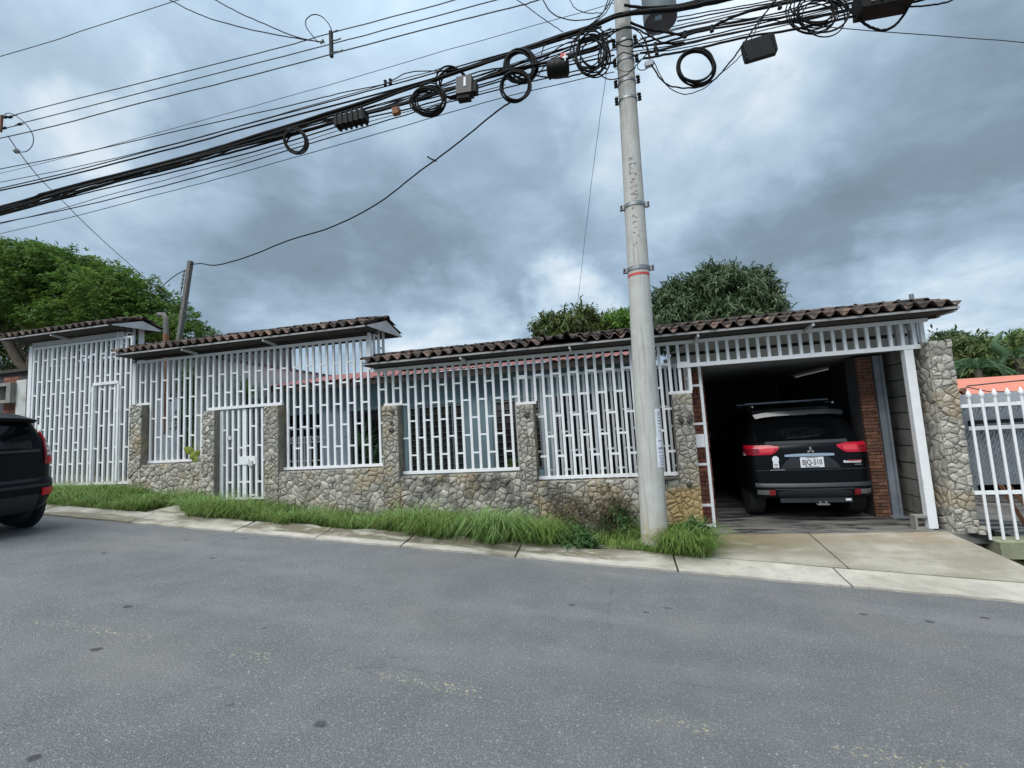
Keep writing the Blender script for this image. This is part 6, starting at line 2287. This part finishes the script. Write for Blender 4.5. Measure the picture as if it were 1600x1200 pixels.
for k, (px, py, rad, n, h, m, lab) in enumerate((
        (770, 848, .20, 700, .46, M_GRASS2, 'pale long grass clump spilling over the kerb below the louvre windows'),
        (690, 838, .22, 500, .36, M_GRASS, 'long grass clump just left of the pale one at the kerb'),
        (620, 828, .22, 420, .32, M_GRASS2, 'long grass clump at the kerb below the third pillar'),
        (310, 800, .22, 480, .30, M_GRASS2, 'long grass clump right of the gate crossing slab'),
        (450, 812, .22, 420, .30, M_GRASS, 'long grass clump at the kerb right of the pedestrian gate'),
        (1080, 858, .17, 560, .34, M_GRASS, 'tall grass clump between the pole and the driveway'),
        (1060, 868, .14, 380, .34, M_GRASS, 'grass clump hugging the right foot of the pole'),
        (850, 850, .2, 500, .36, M_GRASS, 'long grass clump left of the weedy bush'))):
    x, y = vpos(px, py)
    clump(lab, x, min(max(y, 6.10), 6.9), rad, n, h, m, 90 + k)

for k, (px, py, rx, ry, n, sz, m, nm, lab) in enumerate((
        (900, 838, 26, 17, 150, .085, M_WEED, 'weed_bush', 'dark leafy weed at the kerb left of the pole'),
        (965, 815, 28, 26, 170, .075, M_WEED, 'weed_bush', 'dark leafy weed against the wall just left of the pole'),
        (1085, 835, 26, 24, 150, .09, M_WEED, 'weed_bush', 'leafy weed among the grass right of the pole'),
        (885, 795, 34, 34, 190, .05, M_WEEDR, 'seeding_weed', 'reddish brown seeding weed against the wall, left one'),
        (950, 785, 38, 34, 200, .05, M_WEEDR, 'seeding_weed', 'reddish brown seeding weed against the wall, beside the pole'))):
    x, y = vpos(px, py + ry)
    y = min(y, 6.95) if k != 0 else y
    if k >= 3:
        y = 6.95
    b = pxblob(px, py, rx, ry, y, .22)
    shrub(nm, lab, 'weed', [b, (b[0] + np.array([.12, .02, -.08]), b[1] * .7), (b[0] + np.array([-.14, -.02, -.1]), b[1] * .7)], n, sz, m, 110 + k, foot=(b[0][0], y, verge_z(b[0][0], y) - .02), per=7, droop=.1, shell=.1, stems=3)

# thin seed stalks standing out of the verge
rg2 = np.random.default_rng(5)


def stalk_pts(n):
    x = rg2.uniform(-6.2, .9, n)
    return x, rg2.uniform(6.6, 7.1, n)


V, Fc = blades(1500, stalk_pts, rg2, lambda x, y: np.full(len(x), .38), .0022, .35)
g = link('seed_stalks', mesh_np('seed_stalks', V, Fc, 3, M_WEEDR))
tag(g, 'thin brownish grass stalks along the foot of the stone wall', 'grass', kind='stuff')

# crossing slab in front of the pedestrian gate
cs = MB()
xs0, xs1 = -7.75, -6.95
vs = []
for x in (xs0, xs1):
    vs += [(x, 5.98, road_z(x) + .06), (x, 6.62, verge_z(x, 6.62) + .06), (x, 6.62, verge_z(x, 6.62) - .2), (x, 5.98, road_z(x) - .1)]
cs.add(vs, [(0, 4, 5, 1), (0, 3, 7, 4), (1, 5, 6, 2), (0, 1, 2, 3), (4, 7, 6, 5)])
struct('crossing_slab', cs, M_KERB)

# small litter and stones on the verge by the pole
PEB = MB()
for k in range(40):
    x, y = -0.5 + rq.uniform(-.3, .45), 6.15 + rq.uniform(0, .25)
    s = rq.uniform(.012, .03)
    o = MB().lathe((x, y, verge_z(x, y)), [(s * .6, 0), (s, s * .4), (s * .5, s * .8)], 6)
    PEB.add(o.v, o.f)
tag(PEB.build('pebbles', M_STONE, smooth=60), 'pale pebbles on the bare soil patch left of the pole', 'pebbles', kind='stuff')

# longer pale blades that arch over the rest
V, Fc = blades(5200, verge_pts, rg, lambda x, y: gh(x, y) * 1.55, .0042, 1.25)
g = link('pale_grass', mesh_np('pale_grass', V, Fc, 3, M_GRASS2))
tag(g, 'paler long blades arching out of the verge grass', 'grass', kind='stuff')

V, Fc = blades(4200, verge_pts, rg, lambda x, y: gh(x, y) * 1.1, .003, 1.3)
g = link('dry_grass', mesh_np('dry_grass', V, Fc, 3, M_DRY))
tag(g, 'dry straw coloured blades scattered through the verge grass', 'grass', kind='stuff')
